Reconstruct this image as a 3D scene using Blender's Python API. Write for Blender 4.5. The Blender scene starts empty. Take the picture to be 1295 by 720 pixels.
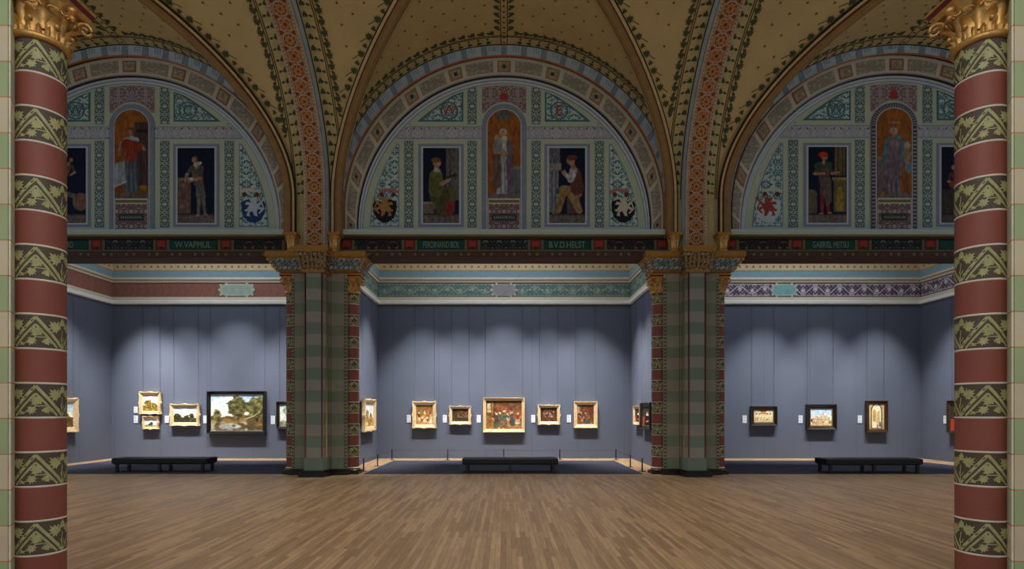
import bpy, math, random
import numpy as np
from mathutils import Vector, Matrix
random.seed(7)
PI = math.pi
S = bpy.context.scene
COL = S.collection
F = 730.0; CX = 640.0; CY = 520.0; H = 1.84       # focal length in pixels, principal point, eye height

def X_at(px, Y): return (px - CX) * Y / F
def Z_at(py, Y): return H + (CY - py) * Y / F
def lin(c):
    c = c / 255.0
    return c / 12.92 if c <= 0.04045 else ((c + 0.055) / 1.055) ** 2.4
def rgb(r, g, b): return (lin(r), lin(g), lin(b), 1.0)

# ------------------------------------------------------------------ materials
MATS = {}
def nt(m): return m.node_tree.nodes, m.node_tree.links
def mat(name, c, rough=0.7, metal=0.0, var=0.12, scale=6.0, bump=0.0, spec=0.3, emis=None):
    """procedural: base colour broken up by a soft noise, optional noise bump"""
    if name in MATS: return MATS[name]
    m = bpy.data.materials.new(name); m.use_nodes = True
    N, L = nt(m); b = N['Principled BSDF']
    b.inputs['Roughness'].default_value = rough; b.inputs['Metallic'].default_value = metal
    b.inputs['Specular IOR Level'].default_value = spec
    tc = N.new('ShaderNodeTexCoord'); no = N.new('ShaderNodeTexNoise')
    no.inputs['Scale'].default_value = scale; no.inputs['Detail'].default_value = 3
    L.new(tc.outputs['Object'], no.inputs['Vector'])
    rp = N.new('ShaderNodeValToRGB')
    c0 = tuple(x * (1 - var) for x in c[:3]) + (1,); c1 = tuple(min(1, x * (1 + var)) for x in c[:3]) + (1,)
    rp.color_ramp.elements[0].position = 0.3; rp.color_ramp.elements[1].position = 0.7
    rp.color_ramp.elements[0].color = c0; rp.color_ramp.elements[1].color = c1
    L.new(no.outputs['Fac'], rp.inputs['Fac']); L.new(rp.outputs['Color'], b.inputs['Base Color'])
    if bump:
        bm = N.new('ShaderNodeBump'); bm.inputs['Strength'].default_value = bump; bm.inputs['Distance'].default_value = 0.02
        L.new(no.outputs['Fac'], bm.inputs['Height']); L.new(bm.outputs['Normal'], b.inputs['Normal'])
    MATS[name] = m
    return m

def ornament(name, c0, c1, c2, scale=5.0, per=0.35, t1=0.45, t2=0.56, dist=1.6):
    """painted scrollwork: mirrored noise on the UV map, cut into three flat colours"""
    if name in MATS: return MATS[name]
    m = bpy.data.materials.new(name); m.use_nodes = True
    N, L = nt(m); b = N['Principled BSDF']; b.inputs['Roughness'].default_value = 0.8
    b.inputs['Specular IOR Level'].default_value = 0.2
    uv = N.new('ShaderNodeUVMap'); sp = N.new('ShaderNodeSeparateXYZ'); L.new(uv.outputs[0], sp.inputs[0])
    ab = N.new('ShaderNodeMath'); ab.operation = 'PINGPONG'; ab.inputs[1].default_value = per; L.new(sp.outputs[0], ab.inputs[0])
    pp = N.new('ShaderNodeMath'); pp.operation = 'PINGPONG'; pp.inputs[1].default_value = per; L.new(sp.outputs[1], pp.inputs[0])
    cb = N.new('ShaderNodeCombineXYZ'); L.new(ab.outputs[0], cb.inputs[0]); L.new(pp.outputs[0], cb.inputs[1])
    no = N.new('ShaderNodeTexNoise'); no.inputs['Scale'].default_value = scale; no.inputs['Detail'].default_value = 1.0
    no.inputs['Distortion'].default_value = dist; L.new(cb.outputs[0], no.inputs['Vector'])
    rp = N.new('ShaderNodeValToRGB'); cr = rp.color_ramp; cr.interpolation = 'CONSTANT'
    cr.elements[0].color = c0; cr.elements[0].position = 0
    cr.elements[1].color = c1; cr.elements[1].position = t1
    e = cr.elements.new(t2); e.color = c2
    L.new(no.outputs['Fac'], rp.inputs['Fac']); L.new(rp.outputs['Color'], b.inputs['Base Color'])
    MATS[name] = m
    return m

def canvas_mat():
    if 'painted canvas' in MATS: return MATS['painted canvas']
    m = bpy.data.materials.new('painted canvas'); m.use_nodes = True
    N, L = nt(m); b = N['Principled BSDF']; b.inputs['Roughness'].default_value = 0.6
    b.inputs['Specular IOR Level'].default_value = 0.15
    a = N.new('ShaderNodeAttribute'); a.attribute_name = 'paint'
    L.new(a.outputs['Color'], b.inputs['Base Color'])
    MATS['painted canvas'] = m
    return m

def floor_mat():
    m = bpy.data.materials.new('oak strip floor'); m.use_nodes = True
    N, L = nt(m); b = N['Principled BSDF']
    tc = N.new('ShaderNodeTexCoord'); sp = N.new('ShaderNodeSeparateXYZ'); L.new(tc.outputs['Object'], sp.inputs[0])
    cb = N.new('ShaderNodeCombineXYZ'); L.new(sp.outputs[1], cb.inputs[0]); L.new(sp.outputs[0], cb.inputs[1])
    br = N.new('ShaderNodeTexBrick'); L.new(cb.outputs[0], br.inputs['Vector'])
    br.offset = 0.37; br.squash = 1.0
    br.inputs['Scale'].default_value = 1.0; br.inputs['Brick Width'].default_value = 1.1; br.inputs['Row Height'].default_value = 0.07
    br.inputs['Mortar Size'].default_value = 0.0022; br.inputs['Bias'].default_value = 0.0
    br.inputs['Color1'].default_value = rgb(182, 150, 112); br.inputs['Color2'].default_value = rgb(144, 115, 83)
    br.inputs['Mortar'].default_value = rgb(112, 86, 62)
    no = N.new('ShaderNodeTexNoise'); no.inputs['Scale'].default_value = 3.0; no.inputs['Detail'].default_value = 5
    mp = N.new('ShaderNodeMapping'); mp.inputs['Scale'].default_value = (14, 0.8, 1)
    L.new(tc.outputs['Object'], mp.inputs[0]); L.new(mp.outputs[0], no.inputs['Vector'])
    mx = N.new('ShaderNodeMix'); mx.data_type = 'RGBA'; mx.blend_type = 'MULTIPLY'; mx.inputs[0].default_value = 0.45
    rp = N.new('ShaderNodeValToRGB'); rp.color_ramp.elements[0].color = (0.45, 0.42, 0.4, 1); rp.color_ramp.elements[0].position = 0.3
    rp.color_ramp.elements[1].position = 0.65
    L.new(no.outputs['Fac'], rp.inputs['Fac']); L.new(br.outputs['Color'], mx.inputs[6]); L.new(rp.outputs['Color'], mx.inputs[7])
    L.new(mx.outputs[2], b.inputs['Base Color'])
    b.inputs['Roughness'].default_value = 0.42; b.inputs['Specular IOR Level'].default_value = 0.4
    return m

def wall_mat():
    m = bpy.data.materials.new('grey wall cloth'); m.use_nodes = True
    N, L = nt(m); b = N['Principled BSDF']; b.inputs['Roughness'].default_value = 0.9; b.inputs['Specular IOR Level'].default_value = 0.1
    tc = N.new('ShaderNodeTexCoord'); sp = N.new('ShaderNodeSeparateXYZ'); L.new(tc.outputs['Object'], sp.inputs[0])
    ad = N.new('ShaderNodeMath'); ad.operation = 'ADD'; L.new(sp.outputs[0], ad.inputs[0]); L.new(sp.outputs[1], ad.inputs[1])
    pp = N.new('ShaderNodeMath'); pp.operation = 'PINGPONG'; pp.inputs[1].default_value = 0.9; L.new(ad.outputs[0], pp.inputs[0])
    lt = N.new('ShaderNodeMath'); lt.operation = 'LESS_THAN'; lt.inputs[1].default_value = 0.009; L.new(pp.outputs[0], lt.inputs[0])
    no = N.new('ShaderNodeTexNoise'); no.inputs['Scale'].default_value = 0.8; L.new(tc.outputs['Object'], no.inputs['Vector'])
    rp = N.new('ShaderNodeValToRGB'); rp.color_ramp.elements[0].color = rgb(86, 92, 107); rp.color_ramp.elements[1].color = rgb(94, 100, 115)
    L.new(no.outputs['Fac'], rp.inputs['Fac'])
    mx = N.new('ShaderNodeMix'); mx.data_type = 'RGBA'; L.new(lt.outputs[0], mx.inputs[0])
    L.new(rp.outputs['Color'], mx.inputs[6]); mx.inputs[7].default_value = rgb(80, 86, 100)
    L.new(mx.outputs[2], b.inputs['Base Color'])
    return m

GREY = wall_mat()
OCHRE = mat('vault ochre', rgb(188, 164, 114), 0.85, var=0.06, scale=1.5)
VLEAF = mat('vault leaf green', rgb(70, 76, 46), 0.85)
VLINE = mat('vault line brown', rgb(46, 36, 22), 0.85)
VDOT = mat('vault dot red brown', rgb(128, 78, 48), 0.85)
VCREAM = mat('vault border ochre', rgb(184, 166, 118), 0.85)
GOLD = mat('gilding', rgb(196, 150, 82), 0.42, 0.5, var=0.25, scale=14, bump=0.25, spec=0.5)
ROLL = mat('rib roll umber gold', rgb(136, 106, 62), 0.6, 0.1)
DGOLD = mat('old gold paint', rgb(160, 114, 50), 0.55, 0.25, var=0.12, scale=8)
RED = mat('oxide red paint', rgb(132, 74, 61), 0.55, var=0.07, scale=3)
DRED = mat('dark red paint', rgb(96, 40, 34), 0.6)
OLIVE = mat('olive leaf paint', rgb(160, 158, 108), 0.6, var=0.16, scale=18)
BROWN = mat('dark brown ground', rgb(82, 70, 60), 0.65)
WHITE = mat('white line paint', rgb(208, 196, 180), 0.6)
GREEN = mat('sage green paint', rgb(166, 178, 130), 0.7, var=0.06, scale=2)
CREAM = mat('cream paint', rgb(208, 192, 158), 0.7, var=0.06, scale=2)
EDGE = mat('chamfer cream green', rgb(196, 206, 170), 0.65, var=0.06)
DIMSAGE = mat('far pier dimmed sage', rgb(122, 132, 108), 0.75, var=0.08, scale=2)  # the near piers' sage, darkened to paint the far piers' dimmer light
DIMCREAM = mat('far pier dimmed cream', rgb(148, 142, 122), 0.75, var=0.08, scale=2)  # the near piers' cream, darkened likewise for the dim far side
PGREEN = mat('pilaster green', rgb(114, 130, 113), 0.75, var=0.06, scale=2)
PGREY = mat('pilaster grey', rgb(146, 144, 130), 0.75, var=0.06, scale=2)
JOINT = mat('painted joint', rgb(192, 140, 98), 0.7)
BLACK = mat('black stone', rgb(26, 25, 25), 0.35, var=0.2, spec=0.5)
FIELD = mat('lunette pale green', rgb(172, 184, 158), 0.85, var=0.05, scale=2)
MAUVE = mat('lunette mauve grey', rgb(128, 132, 150), 0.85, var=0.06)
PALE = mat('lunette pale blue', rgb(178, 190, 194), 0.85, var=0.05)
VOUS = mat('voussoir pale blue', rgb(166, 182, 190), 0.85, var=0.06)
VOUSD = mat('voussoir slate', rgb(124, 138, 152), 0.85)
BEIGE = mat('arch beige', rgb(190, 184, 162), 0.85, var=0.05)
BEIGED = ornament('arch inset ornament', rgb(134, 128, 116), rgb(152, 146, 130), rgb(168, 160, 140), 10, 0.3)
OSQ = mat('arch square gold', rgb(156, 116, 66), 0.85)
OSQR = mat('arch square russet', rgb(150, 94, 70), 0.85)
ORANGE = mat('arch orange roll', rgb(172, 98, 52), 0.7)
UMBER = mat('umber line', rgb(72, 50, 38), 0.7)
TEAL = mat('teal frame', rgb(70, 106, 112), 0.85)
STRIP = ornament('leaf strip ornament', rgb(46, 58, 64), rgb(140, 158, 148), rgb(166, 180, 168), 9, 0.24, 0.42, 0.55)
SCROLL = ornament('teal scroll ornament', rgb(66, 98, 102), rgb(152, 178, 174), rgb(178, 196, 188), 9, 0.4, 0.43, 0.54)
PINKO = ornament('rose scroll ornament', rgb(126, 84, 88), rgb(160, 160, 156), rgb(120, 112, 118), 10, 0.4, 0.46, 0.56)
BANDO = ornament('pale band ornament', rgb(80, 90, 96), rgb(160, 162, 168), rgb(174, 176, 180), 8, 0.5, 0.36, 0.5)
PREDO = ornament('predella ornament', rgb(98, 76, 76), rgb(132, 118, 116), rgb(186, 174, 162), 11, 0.22, 0.46, 0.6)
FRZ = mat('frieze dark', rgb(42, 40, 36), 0.8)
FRZG = mat('frieze green', rgb(24, 70, 60), 0.8)
FRZO = ornament('frieze ornament', rgb(28, 32, 34), rgb(64, 70, 68), rgb(120, 118, 108), 10, 0.2)
FRZR = ornament('frieze rose ornament', rgb(38, 38, 38), rgb(74, 60, 58), rgb(138, 84, 84), 9, 0.3, 0.48, 0.58)
FRED = mat('frieze red', rgb(158, 54, 44), 0.8)
FOLV = mat('frieze olive', rgb(104, 100, 70), 0.8)
LETT = mat('frieze letters', rgb(128, 140, 118), 0.8)
IMPO = ornament('impost leafwork', rgb(72, 84, 86), rgb(132, 142, 138), rgb(164, 168, 158), 10, 0.22, 0.44, 0.56)
CAPO = ornament('pilaster capital gilt leafwork', rgb(70, 56, 42), rgb(150, 122, 80), rgb(168, 160, 138), 11, 0.2, 0.46, 0.56)
CAPL = mat('capital leaf umber gold', rgb(138, 116, 80), .6, .1, var=.2, scale=14)
RIBG = mat('rib terracotta', rgb(154, 98, 58), 0.8, var=0.1)
RIBP = mat('rib pale pink', rgb(172, 152, 124), 0.8)
RIBR = mat('rib dark red', rgb(112, 56, 38), 0.8)
RIBO = mat('rib gold', rgb(172, 120, 66), 0.75)
RIBB = mat('rib edge blue white', rgb(190, 204, 212), 0.8)
MWHITE = mat('cornice white', rgb(245, 245, 240), 0.7, var=0.03)
MCREAM = mat('cornice cream', rgb(206, 198, 178), 0.75, var=0.04)
MBROWN = mat('cornice fawn', rgb(160, 132, 108), 0.75)
MBLUE = mat('cornice blue', rgb(134, 168, 184), 0.75, var=0.04)
COVE = mat('cove cream', rgb(204, 184, 146), 0.85, var=0.05)
CDOT = mat('cove dot', rgb(128, 104, 74), 0.85)
FROSTG = mat('laylight glass', rgb(210, 216, 220), 0.5)
GILT = mat('gilt picture frame', rgb(228, 198, 152), 0.42, 0.2, var=0.28, scale=22, bump=0.3, spec=0.5)
EBONY = mat('ebony picture frame', rgb(30, 25, 22), 0.3, var=0.2, spec=0.6)
WALNUT = mat('dark walnut frame', rgb(58, 40, 28), 0.35, var=0.2, spec=0.5)
LEATHER = mat('black bench leather', rgb(20, 20, 23), 0.55, var=0.12, scale=20, spec=0.4)
BSTEEL = mat('black bench steel', rgb(17, 17, 19), 0.45, spec=0.5)
CARPET = mat('slate blue carpet', rgb(60, 61, 73), 0.97, var=0.1, scale=60, spec=0.05)
PLATE = mat('white text label', rgb(226, 232, 238), 0.6, var=0.02)
INK = mat('grey label text', rgb(120, 124, 132), 0.7)
DARKM = mat('dark barrier metal', rgb(30, 30, 34), 0.4, 0.4)
CABLE = mat('hanging wire steel', rgb(56, 59, 68), 0.5, 0.2)

# ------------------------------------------------------------------ mesh builder
class MB:
    def __init__(s): s.v = []; s.f = []; s.m = []; s.mats = []; s.uv = []; s.sm = []
    def mi(s, m):
        if m not in s.mats: s.mats.append(m)
        return s.mats.index(m)
    def add(s, vs, fs, m, smooth=False, uv=None):
        o = len(s.v); s.v.extend(tuple(v) for v in vs); k = s.mi(m)
        s.uv.extend(uv if uv else [(v[0], v[2]) for v in vs])
        for f in fs: s.f.append(tuple(o + i for i in f)); s.m.append(k); s.sm.append(smooth)
    def poly(s, pts, m, uv=None): s.add(pts, [tuple(range(len(pts)))], m, uv=uv)
    def box(s, x0, x1, y0, y1, z0, z1, m):
        v = [(x, y, z) for z in (z0, z1) for y in (y0, y1) for x in (x0, x1)]
        s.add(v, [(0, 2, 3, 1), (4, 5, 7, 6), (0, 1, 5, 4), (2, 6, 7, 3), (0, 4, 6, 2), (1, 3, 7, 5)], m)
    def frustum(s, a, b, m, uv=False):
        """a, b = (x0,x1,y0,y1,z) lower and upper rectangles"""
        v = []
        for (x0, x1, y0, y1, z) in (a, b): v += [(x0, y0, z), (x1, y0, z), (x1, y1, z), (x0, y1, z)]
        s.add(v, [(3, 2, 1, 0), (4, 5, 6, 7), (0, 1, 5, 4), (1, 2, 6, 5), (2, 3, 7, 6), (3, 0, 4, 7)], m,
              uv=[(p[0] + p[1], p[2]) for p in v])
    def prism(s, plan, z0, z1, m):
        n = len(plan); v = [(x, y, z0) for x, y in plan] + [(x, y, z1) for x, y in plan]
        s.add(v, [tuple(range(n))[::-1], tuple(range(n, 2 * n))] + [(i, (i + 1) % n, n + (i + 1) % n, n + i) for i in range(n)], m)
    def lathe(s, prof, c, m, n=32, smooth=True):
        """prof = [(r, z)] around vertical axis at c=(x,y)"""
        v = []
        for r, z in prof:
            for k in range(n): a = 2 * PI * k / n; v.append((c[0] + r * math.cos(a), c[1] + r * math.sin(a), z))
        f = [(j * n + k, j * n + (k + 1) % n, (j + 1) * n + (k + 1) % n, (j + 1) * n + k) for j in range(len(prof) - 1) for k in range(n)]
        s.add(v, f, m, smooth)
    def tube(s, pts, r, m, n=8, smooth=True):
        pts = [Vector(p) for p in pts]; v = []
        rr = r if isinstance(r, (list, tuple)) else [r] * len(pts)
        for i, p in enumerate(pts):
            t = (pts[min(i + 1, len(pts) - 1)] - pts[max(i - 1, 0)]).normalized()
            a = t.cross(Vector((0, 0, 1)))
            if a.length < 1e-3: a = t.cross(Vector((1, 0, 0)))
            a.normalize(); b = t.cross(a)
            for k in range(n):
                q = 2 * PI * k / n; v.append(p + (a * math.cos(q) + b * math.sin(q)) * rr[i])
        f = [(j * n + k, j * n + (k + 1) % n, (j + 1) * n + (k + 1) % n, (j + 1) * n + k) for j in range(len(pts) - 1) for k in range(n)]
        f += [tuple(range(n)), tuple(range((len(pts) - 1) * n, len(pts) * n))]
        s.add(v, f, m, smooth)
    def strip(s, pts, w, mp, m, off=0.006):
        """flat ribbon of width w along a uv polyline, mapped to the surface by mp(u,v,off)"""
        n = len(pts); v = []
        for i, (u, w_) in enumerate(pts):
            a = pts[max(i - 1, 0)]; b = pts[min(i + 1, n - 1)]
            d = math.hypot(b[0] - a[0], b[1] - a[1]) or 1; nx, ny = -(b[1] - a[1]) / d, (b[0] - a[0]) / d
            ww = (w[i] if isinstance(w, (list, tuple)) else w) / 2
            v.append(mp(u + nx * ww, w_ + ny * ww, off)); v.append(mp(u - nx * ww, w_ - ny * ww, off))
        s.add(v, [(2 * i, 2 * i + 1, 2 * i + 3, 2 * i + 2) for i in range(n - 1)], m)
    def stamp(s, shape, c, size, rot, mp, m, off=0.006, flip=1):
        ca, sa = math.cos(rot), math.sin(rot)
        v = [mp(c[0] + size * (x * flip * ca - y * sa), c[1] + size * (x * flip * sa + y * ca), off) for x, y in shape]
        s.add(v, [tuple(range(len(v)))], m)
    def build(s, name, parent=None, kind=None):
        me = bpy.data.meshes.new(name); me.from_pydata(s.v, [], s.f)
        for m in s.mats: me.materials.append(m)
        me.polygons.foreach_set('material_index', s.m); me.polygons.foreach_set('use_smooth', s.sm)
        ul = me.uv_layers.new(name='UVMap'); li = np.empty(len(me.loops), dtype=np.int32); me.loops.foreach_get('vertex_index', li)
        ul.data.foreach_set('uv', np.array(s.uv, dtype=np.float32)[li].ravel())
        me.update(); o = bpy.data.objects.new(name, me); COL.objects.link(o)
        if parent: o.parent = parent
        if kind: o['kind'] = kind
        return o

def thing(name, label, cat, loc=(0, 0, 0), rz=0.0, group=None):
    o = bpy.data.objects.new(name, None); COL.objects.link(o); o.empty_display_size = 0.2
    o.location = loc; o.rotation_euler = (0, 0, rz); tag(o, label, cat, group); return o
def tag(o, label, cat, group=None):
    o['label'] = label; o['category'] = cat; o['kind'] = 'thing'
    if group: o['group'] = group
    return o
def copy_thing(o, parent=None):
    c = o.copy(); COL.objects.link(c)
    if parent: c.parent = parent
    for ch in list(o.children): copy_thing(ch, c)
    return c
def bevel(o, w, seg=2):
    md = o.modifiers.new('bevel', 'BEVEL'); md.width = w; md.segments = seg; md.limit_method = 'ANGLE'; return o

# 2-D shapes (unit height, base at origin, pointing up +v)
def mirror(h): return h + [(-x, y) for x, y in reversed(h) if x > 1e-6]
LEAF5 = mirror([(0, 0), (.04, .13), (.27, .0), (.24, .15), (.48, .22), (.27, .37), (.5, .62), (.25, .55), (.24, .8), (.1, .71), (0, 1)])
LEAF3 = mirror([(0, 0), (.06, .22), (.34, .2), (.46, .46), (.24, .46), (.3, .66), (.16, .8), (0, 1)])
DROP = mirror([(0, 0), (.16, .2), (.26, .45), (.2, .75), (0, 1)])
PETAL = mirror([(0, 0), (.2, .35), (.24, .7), (.1, .95), (0, 1)])
def disc(n=12): return [(math.cos(2 * PI * k / n), math.sin(2 * PI * k / n)) for k in range(n)]
DISC = disc(); SQ = [(-1, -1), (1, -1), (1, 1), (-1, 1)]; DIA = [(0, -1), (1, 0), (0, 1), (-1, 0)]

# ------------------------------------------------------------------ painted pictures (colour arrays)
def fbm(w, h, seed, n=4, octs=4):
    r = np.random.RandomState(seed); out = np.zeros((h, w)); amp = 1; tot = 0
    for o in range(octs):
        k = n * 2 ** o; g = r.rand(k + 2, k + 2)
        xs = np.linspace(0, k, w); ys = np.linspace(0, k, h); xi = xs.astype(int); yi = ys.astype(int)
        fx = (xs - xi)[None, :]; fy = (ys - yi)[:, None]; fx = fx * fx * (3 - 2 * fx); fy = fy * fy * (3 - 2 * fy)
        a = g[yi][:, xi]; b = g[yi][:, xi + 1]; c = g[yi + 1][:, xi]; d = g[yi + 1][:, xi + 1]
        out += amp * ((a * (1 - fx) + b * fx) * (1 - fy) + (c * (1 - fx) + d * fx) * fy); tot += amp; amp *= 0.55
    return out / tot
class Pic:
    def __init__(s, w, h, c, asp=1.0):
        s.w, s.h = w, h; s.a = np.ones((h, w, 3)) * np.array(c, float); s.asp = asp
        s.x, s.y = np.meshgrid(np.linspace(0, 1, w), np.linspace(0, 1, h)); s.soft = 1.2 / h
    def put(s, mask, c):
        mask = np.clip(mask, 0, 1)[..., None]; s.a = s.a * (1 - mask) + np.array(c, float) * mask
    def ell(s, cx, cy, rx, ry, c, rot=0.0, soft=None):
        dx = (s.x - cx) * s.asp; dy = s.y - cy; ca, sa = math.cos(rot), math.sin(rot)
        d = np.sqrt(((dx * ca + dy * sa) / rx) ** 2 + ((-dx * sa + dy * ca) / ry) ** 2)
        s.put((1 - d) * min(rx, ry) / (soft or s.soft) + .5, c)
    def cap(s, x0, y0, x1, y1, r0, r1, c):
        ax, ay, bx, by = x0 * s.asp, y0, x1 * s.asp, y1; px, py = s.x * s.asp - ax, s.y - ay; dx, dy = bx - ax, by - ay
        t = np.clip((px * dx + py * dy) / (dx * dx + dy * dy + 1e-9), 0, 1)
        d = np.hypot(px - t * dx, py - t * dy); s.put((r0 + (r1 - r0) * t - d) / s.soft + .5, c)
    def rect(s, x0, y0, x1, y1, c):
        m = np.minimum(np.minimum(s.x - x0, x1 - s.x) * s.asp, np.minimum(s.y - y0, y1 - s.y)); s.put(m / s.soft + .5, c)
    def poly(s, pts, c):
        n = len(pts); ins = np.zeros(s.x.shape, bool)
        for i in range(n):
            (ax, ay), (bx, by) = pts[i], pts[(i + 1) % n]
            cond = ((ay > s.y) != (by > s.y)) & (s.x < (bx - ax) * (s.y - ay) / ((by - ay) if abs(by - ay) > 1e-9 else 1e-9) + ax)
            ins ^= cond
        s.put(ins.astype(float), c)
    def grain(s, seed, amt, n=8):
        s.a = s.a * (1 + (fbm(s.w, s.h, seed, n, 3) - .5)[..., None] * 2 * amt)

def landscape(w, h, seed, horizon=.42, trees=((.2, .4, .2), (.7, .5, .25)), water=False, sky=((206, 222, 240), (244, 238, 222)), ground=(74, 62, 34), leaf=(64, 66, 34), asp=1.4):
    p = Pic(w, h, sky[1], asp); n = fbm(w, h, seed, 3); n2 = fbm(w, h, seed + 1, 8); n3 = fbm(w, h, seed + 2, 14, 3)
    t = np.clip((p.y - horizon) / (1 - horizon), 0, 1); p.put(np.clip(t * 1.1 - n * .9 + .25, 0, 1) * 1.0, sky[0])
    p.put(np.clip((n - .5) * 4, 0, 1) * .8 * (t > 0), (250, 248, 242))
    hz = horizon + (fbm(w, h, seed + 3, 6)[h // 2] - .5)[None, :] * .18
    p.put((hz - p.y) * 40 + .5, ground)
    p.put(np.clip((hz - p.y) * 40, 0, 1) * np.clip((n2 - .45) * 5, 0, 1) * .8, tuple(min(255, c * 1.7) for c in ground))
    for (cx, cy, r) in trees:
        d = np.hypot((p.x - cx) * asp, (p.y - cy) * .9)
        p.cap(cx, cy, cx + .03, horizon - .15, r * .08, r * .12, (52, 38, 24))
        m = np.clip((r * (.55 + n2 * .9) - d) * 22, 0, 1); p.put(m, leaf)
        p.put(m * np.clip((n3 - .5) * 6, 0, 1), tuple(min(255, c * 1.55) for c in leaf)); p.put(m * np.clip((.42 - n3) * 6, 0, 1) * .7, tuple(c * .55 for c in leaf))
    if water:
        m = np.clip((horizon - .16 - p.y + (n - .5) * .3) * 8, 0, 1) * np.clip((n2 - .36) * 4, 0, 1) * np.clip(1.5 - np.abs(p.x - .48) * 2.2, 0, 1)
        p.put(m * .92, (206, 212, 216)); p.put(m * np.clip((n3 - .52) * 4, 0, 1) * .7, (128, 124, 108))
        p.cap(.64, .31, .82, .4, .011, .008, (206, 196, 166)); p.cap(.82, .4, .92, .5, .008, .006, (206, 196, 166)); p.cap(.92, .5, .97, .62, .006, .003, (206, 196, 166))
        for k in range(5):
            r = random.Random(seed + k); p.ell(r.uniform(.25, .95), r.uniform(.16, .32), r.uniform(.05, .11), r.uniform(.03, .06), (150, 112, 62), 0, .05); p.ell(r.uniform(.25, .95), r.uniform(.1, .24), r.uniform(.02, .06), r.uniform(.02, .04), (96, 76, 46), 0, .04)
    p.grain(seed + 9, .18, 12); return p
def interior(w, h, seed, base=(92, 66, 38), figs=6, asp=1.2, light=(238, 226, 196), cols=None, win=True):
    r = random.Random(seed); p = Pic(w, h, base, asp)
    p.put(np.clip(.35 - p.y, 0, 1) * 2.2, tuple(c * 1.55 for c in base)); p.put(np.clip(p.y - .55, 0, 1) * 1.6, tuple(c * .45 for c in base))
    if win: p.rect(.04, .58, .14, .9, (206, 196, 160)); p.rect(.17, .5, .2, .95, (164, 134, 84))
    p.put(np.clip(1 - np.hypot((p.x - .55) * 2.6, (p.y - .74) * 5), 0, 1) * .8, (146, 66, 44))
    cols = cols or [(150, 44, 34), (224, 214, 190), (56, 84, 84), (196, 150, 56), (64, 44, 40), (120, 86, 62), (44, 62, 86)]
    p.put(np.clip((fbm(w, h, seed + 5, 6) - .5) * 5, 0, 1) * (p.y > .45) * .5, tuple(c * .6 for c in base))
    for k in range(3): x = r.uniform(.1, .8); p.rect(x, r.uniform(.5, .62), x + r.uniform(.08, .2), r.uniform(.74, .9), tuple(c * r.uniform(.5, 1.3) for c in base))
    p.rect(.3, .3, .72, .4, light); p.rect(.3, .16, .72, .31, tuple(c * .7 for c in base))
    order = sorted([(r.uniform(.04, .3), r.uniform(.16, .9)) for _ in range(figs)], reverse=True)
    for i, (y, x) in enumerate(order):
        u = r.uniform(.85, 1.2) * (1.15 - y * .6); c = cols[(i * 3 + seed) % len(cols)]; c2 = cols[(i * 5 + 2 + seed) % len(cols)]; d = r.choice((-1, 1))
        p.poly([(x - .085 * u, y), (x + .085 * u, y), (x + .05 * u, y + .24 * u), (x - .05 * u, y + .24 * u)], c); p.cap(x, y + .22 * u, x + .012 * d, y + .34 * u, .062 * u, .05 * u, c2)
        p.cap(x + .05 * d * u, y + .34 * u, x + .1 * d * u, y + .26 * u, .024 * u, .018 * u, tuple(q * .85 for q in c2)); p.cap(x + .1 * d * u, y + .26 * u, x + .06 * d * u, y + .2 * u, .018 * u, .012 * u, (206, 150, 110))
        p.ell(x + .015 * d, y + .425 * u, .034 * u, .044 * u, (216, 168, 128)); p.ell(x, y + .455 * u, .04 * u, .026 * u, r.choice([light, (48, 32, 26), (120, 40, 32)])); p.cap(x, y + .385 * u, x + .01, y + .38 * u, .03 * u, .028 * u, light if i % 2 else c)
    for k in range(5): x = r.uniform(.1, .9); p.ell(x, r.uniform(.03, .14), .03, .025, r.choice([(180, 130, 70), (90, 60, 40), (200, 180, 140)]))
    p.a = p.a * .72 + np.array(base) * .28 * 1.15; p.grain(seed, .4, 16); return p
def church(w, h, seed, asp=.7):
    p = Pic(w, h, (226, 204, 154), asp)
    def arch(cx, b, hw, top, c):
        p.rect(cx - hw, b, cx + hw, top - hw * asp, c); p.ell(cx, top - hw * asp * 1.2, hw * asp, hw * asp * 1.5, c)
    p.put(np.clip(.3 - p.y, 0, 1) * 1.5, (150, 118, 70)); arch(.5, .02, .37, .97, (70, 52, 34)); arch(.5, .05, .31, .93, (244, 232, 196))
    arch(.36, .3, .1, .76, (204, 160, 86)); arch(.62, .12, .09, .7, (208, 184, 132)); p.rect(.47, .08, .53, .62, (222, 204, 160))
    p.rect(.1, .05, .16, .9, (134, 104, 66)); p.rect(.84, .05, .9, .9, (118, 92, 60))
    p.cap(.74, .12, .74, .26, .035, .025, (56, 42, 36)); p.cap(.58, .07, .58, .16, .025, .018, (80, 56, 40)); p.grain(seed, .14, 10); return p
def town(w, h, seed, asp=1.35, roof=(196, 140, 92), wall=(232, 200, 150), sky=(170, 204, 236)):
    p = landscape(w, h, seed, .3, ((.08, .3, .1),), sky=(sky, (240, 240, 234)), ground=(206, 168, 118), asp=asp); r = random.Random(seed)
    for k in range(9):
        x = .1 + k * .09; hh = r.uniform(.1, .24) + .16 * math.exp(-((x - .55) / .13) ** 2); p.rect(x, .27, x + .08, .3 + hh, tuple(c * r.uniform(.85, 1.05) for c in wall))
        p.poly([(x - .005, .3 + hh), (x + .085, .3 + hh), (x + .04, .38 + hh)], tuple(c * r.uniform(.85, 1.1) for c in roof))
        for j in range(2): p.rect(x + .015 + .035 * j, .33, x + .03 + .035 * j, .39, (112, 86, 62))
    for k in range(14): x = r.uniform(.05, .95); y = r.uniform(.1, .24); p.cap(x, y, x, y + .06, .014, .01, r.choice([(96, 56, 40), (70, 62, 70), (160, 90, 60)]))
    p.grain(seed, .1, 10); return p
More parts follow.
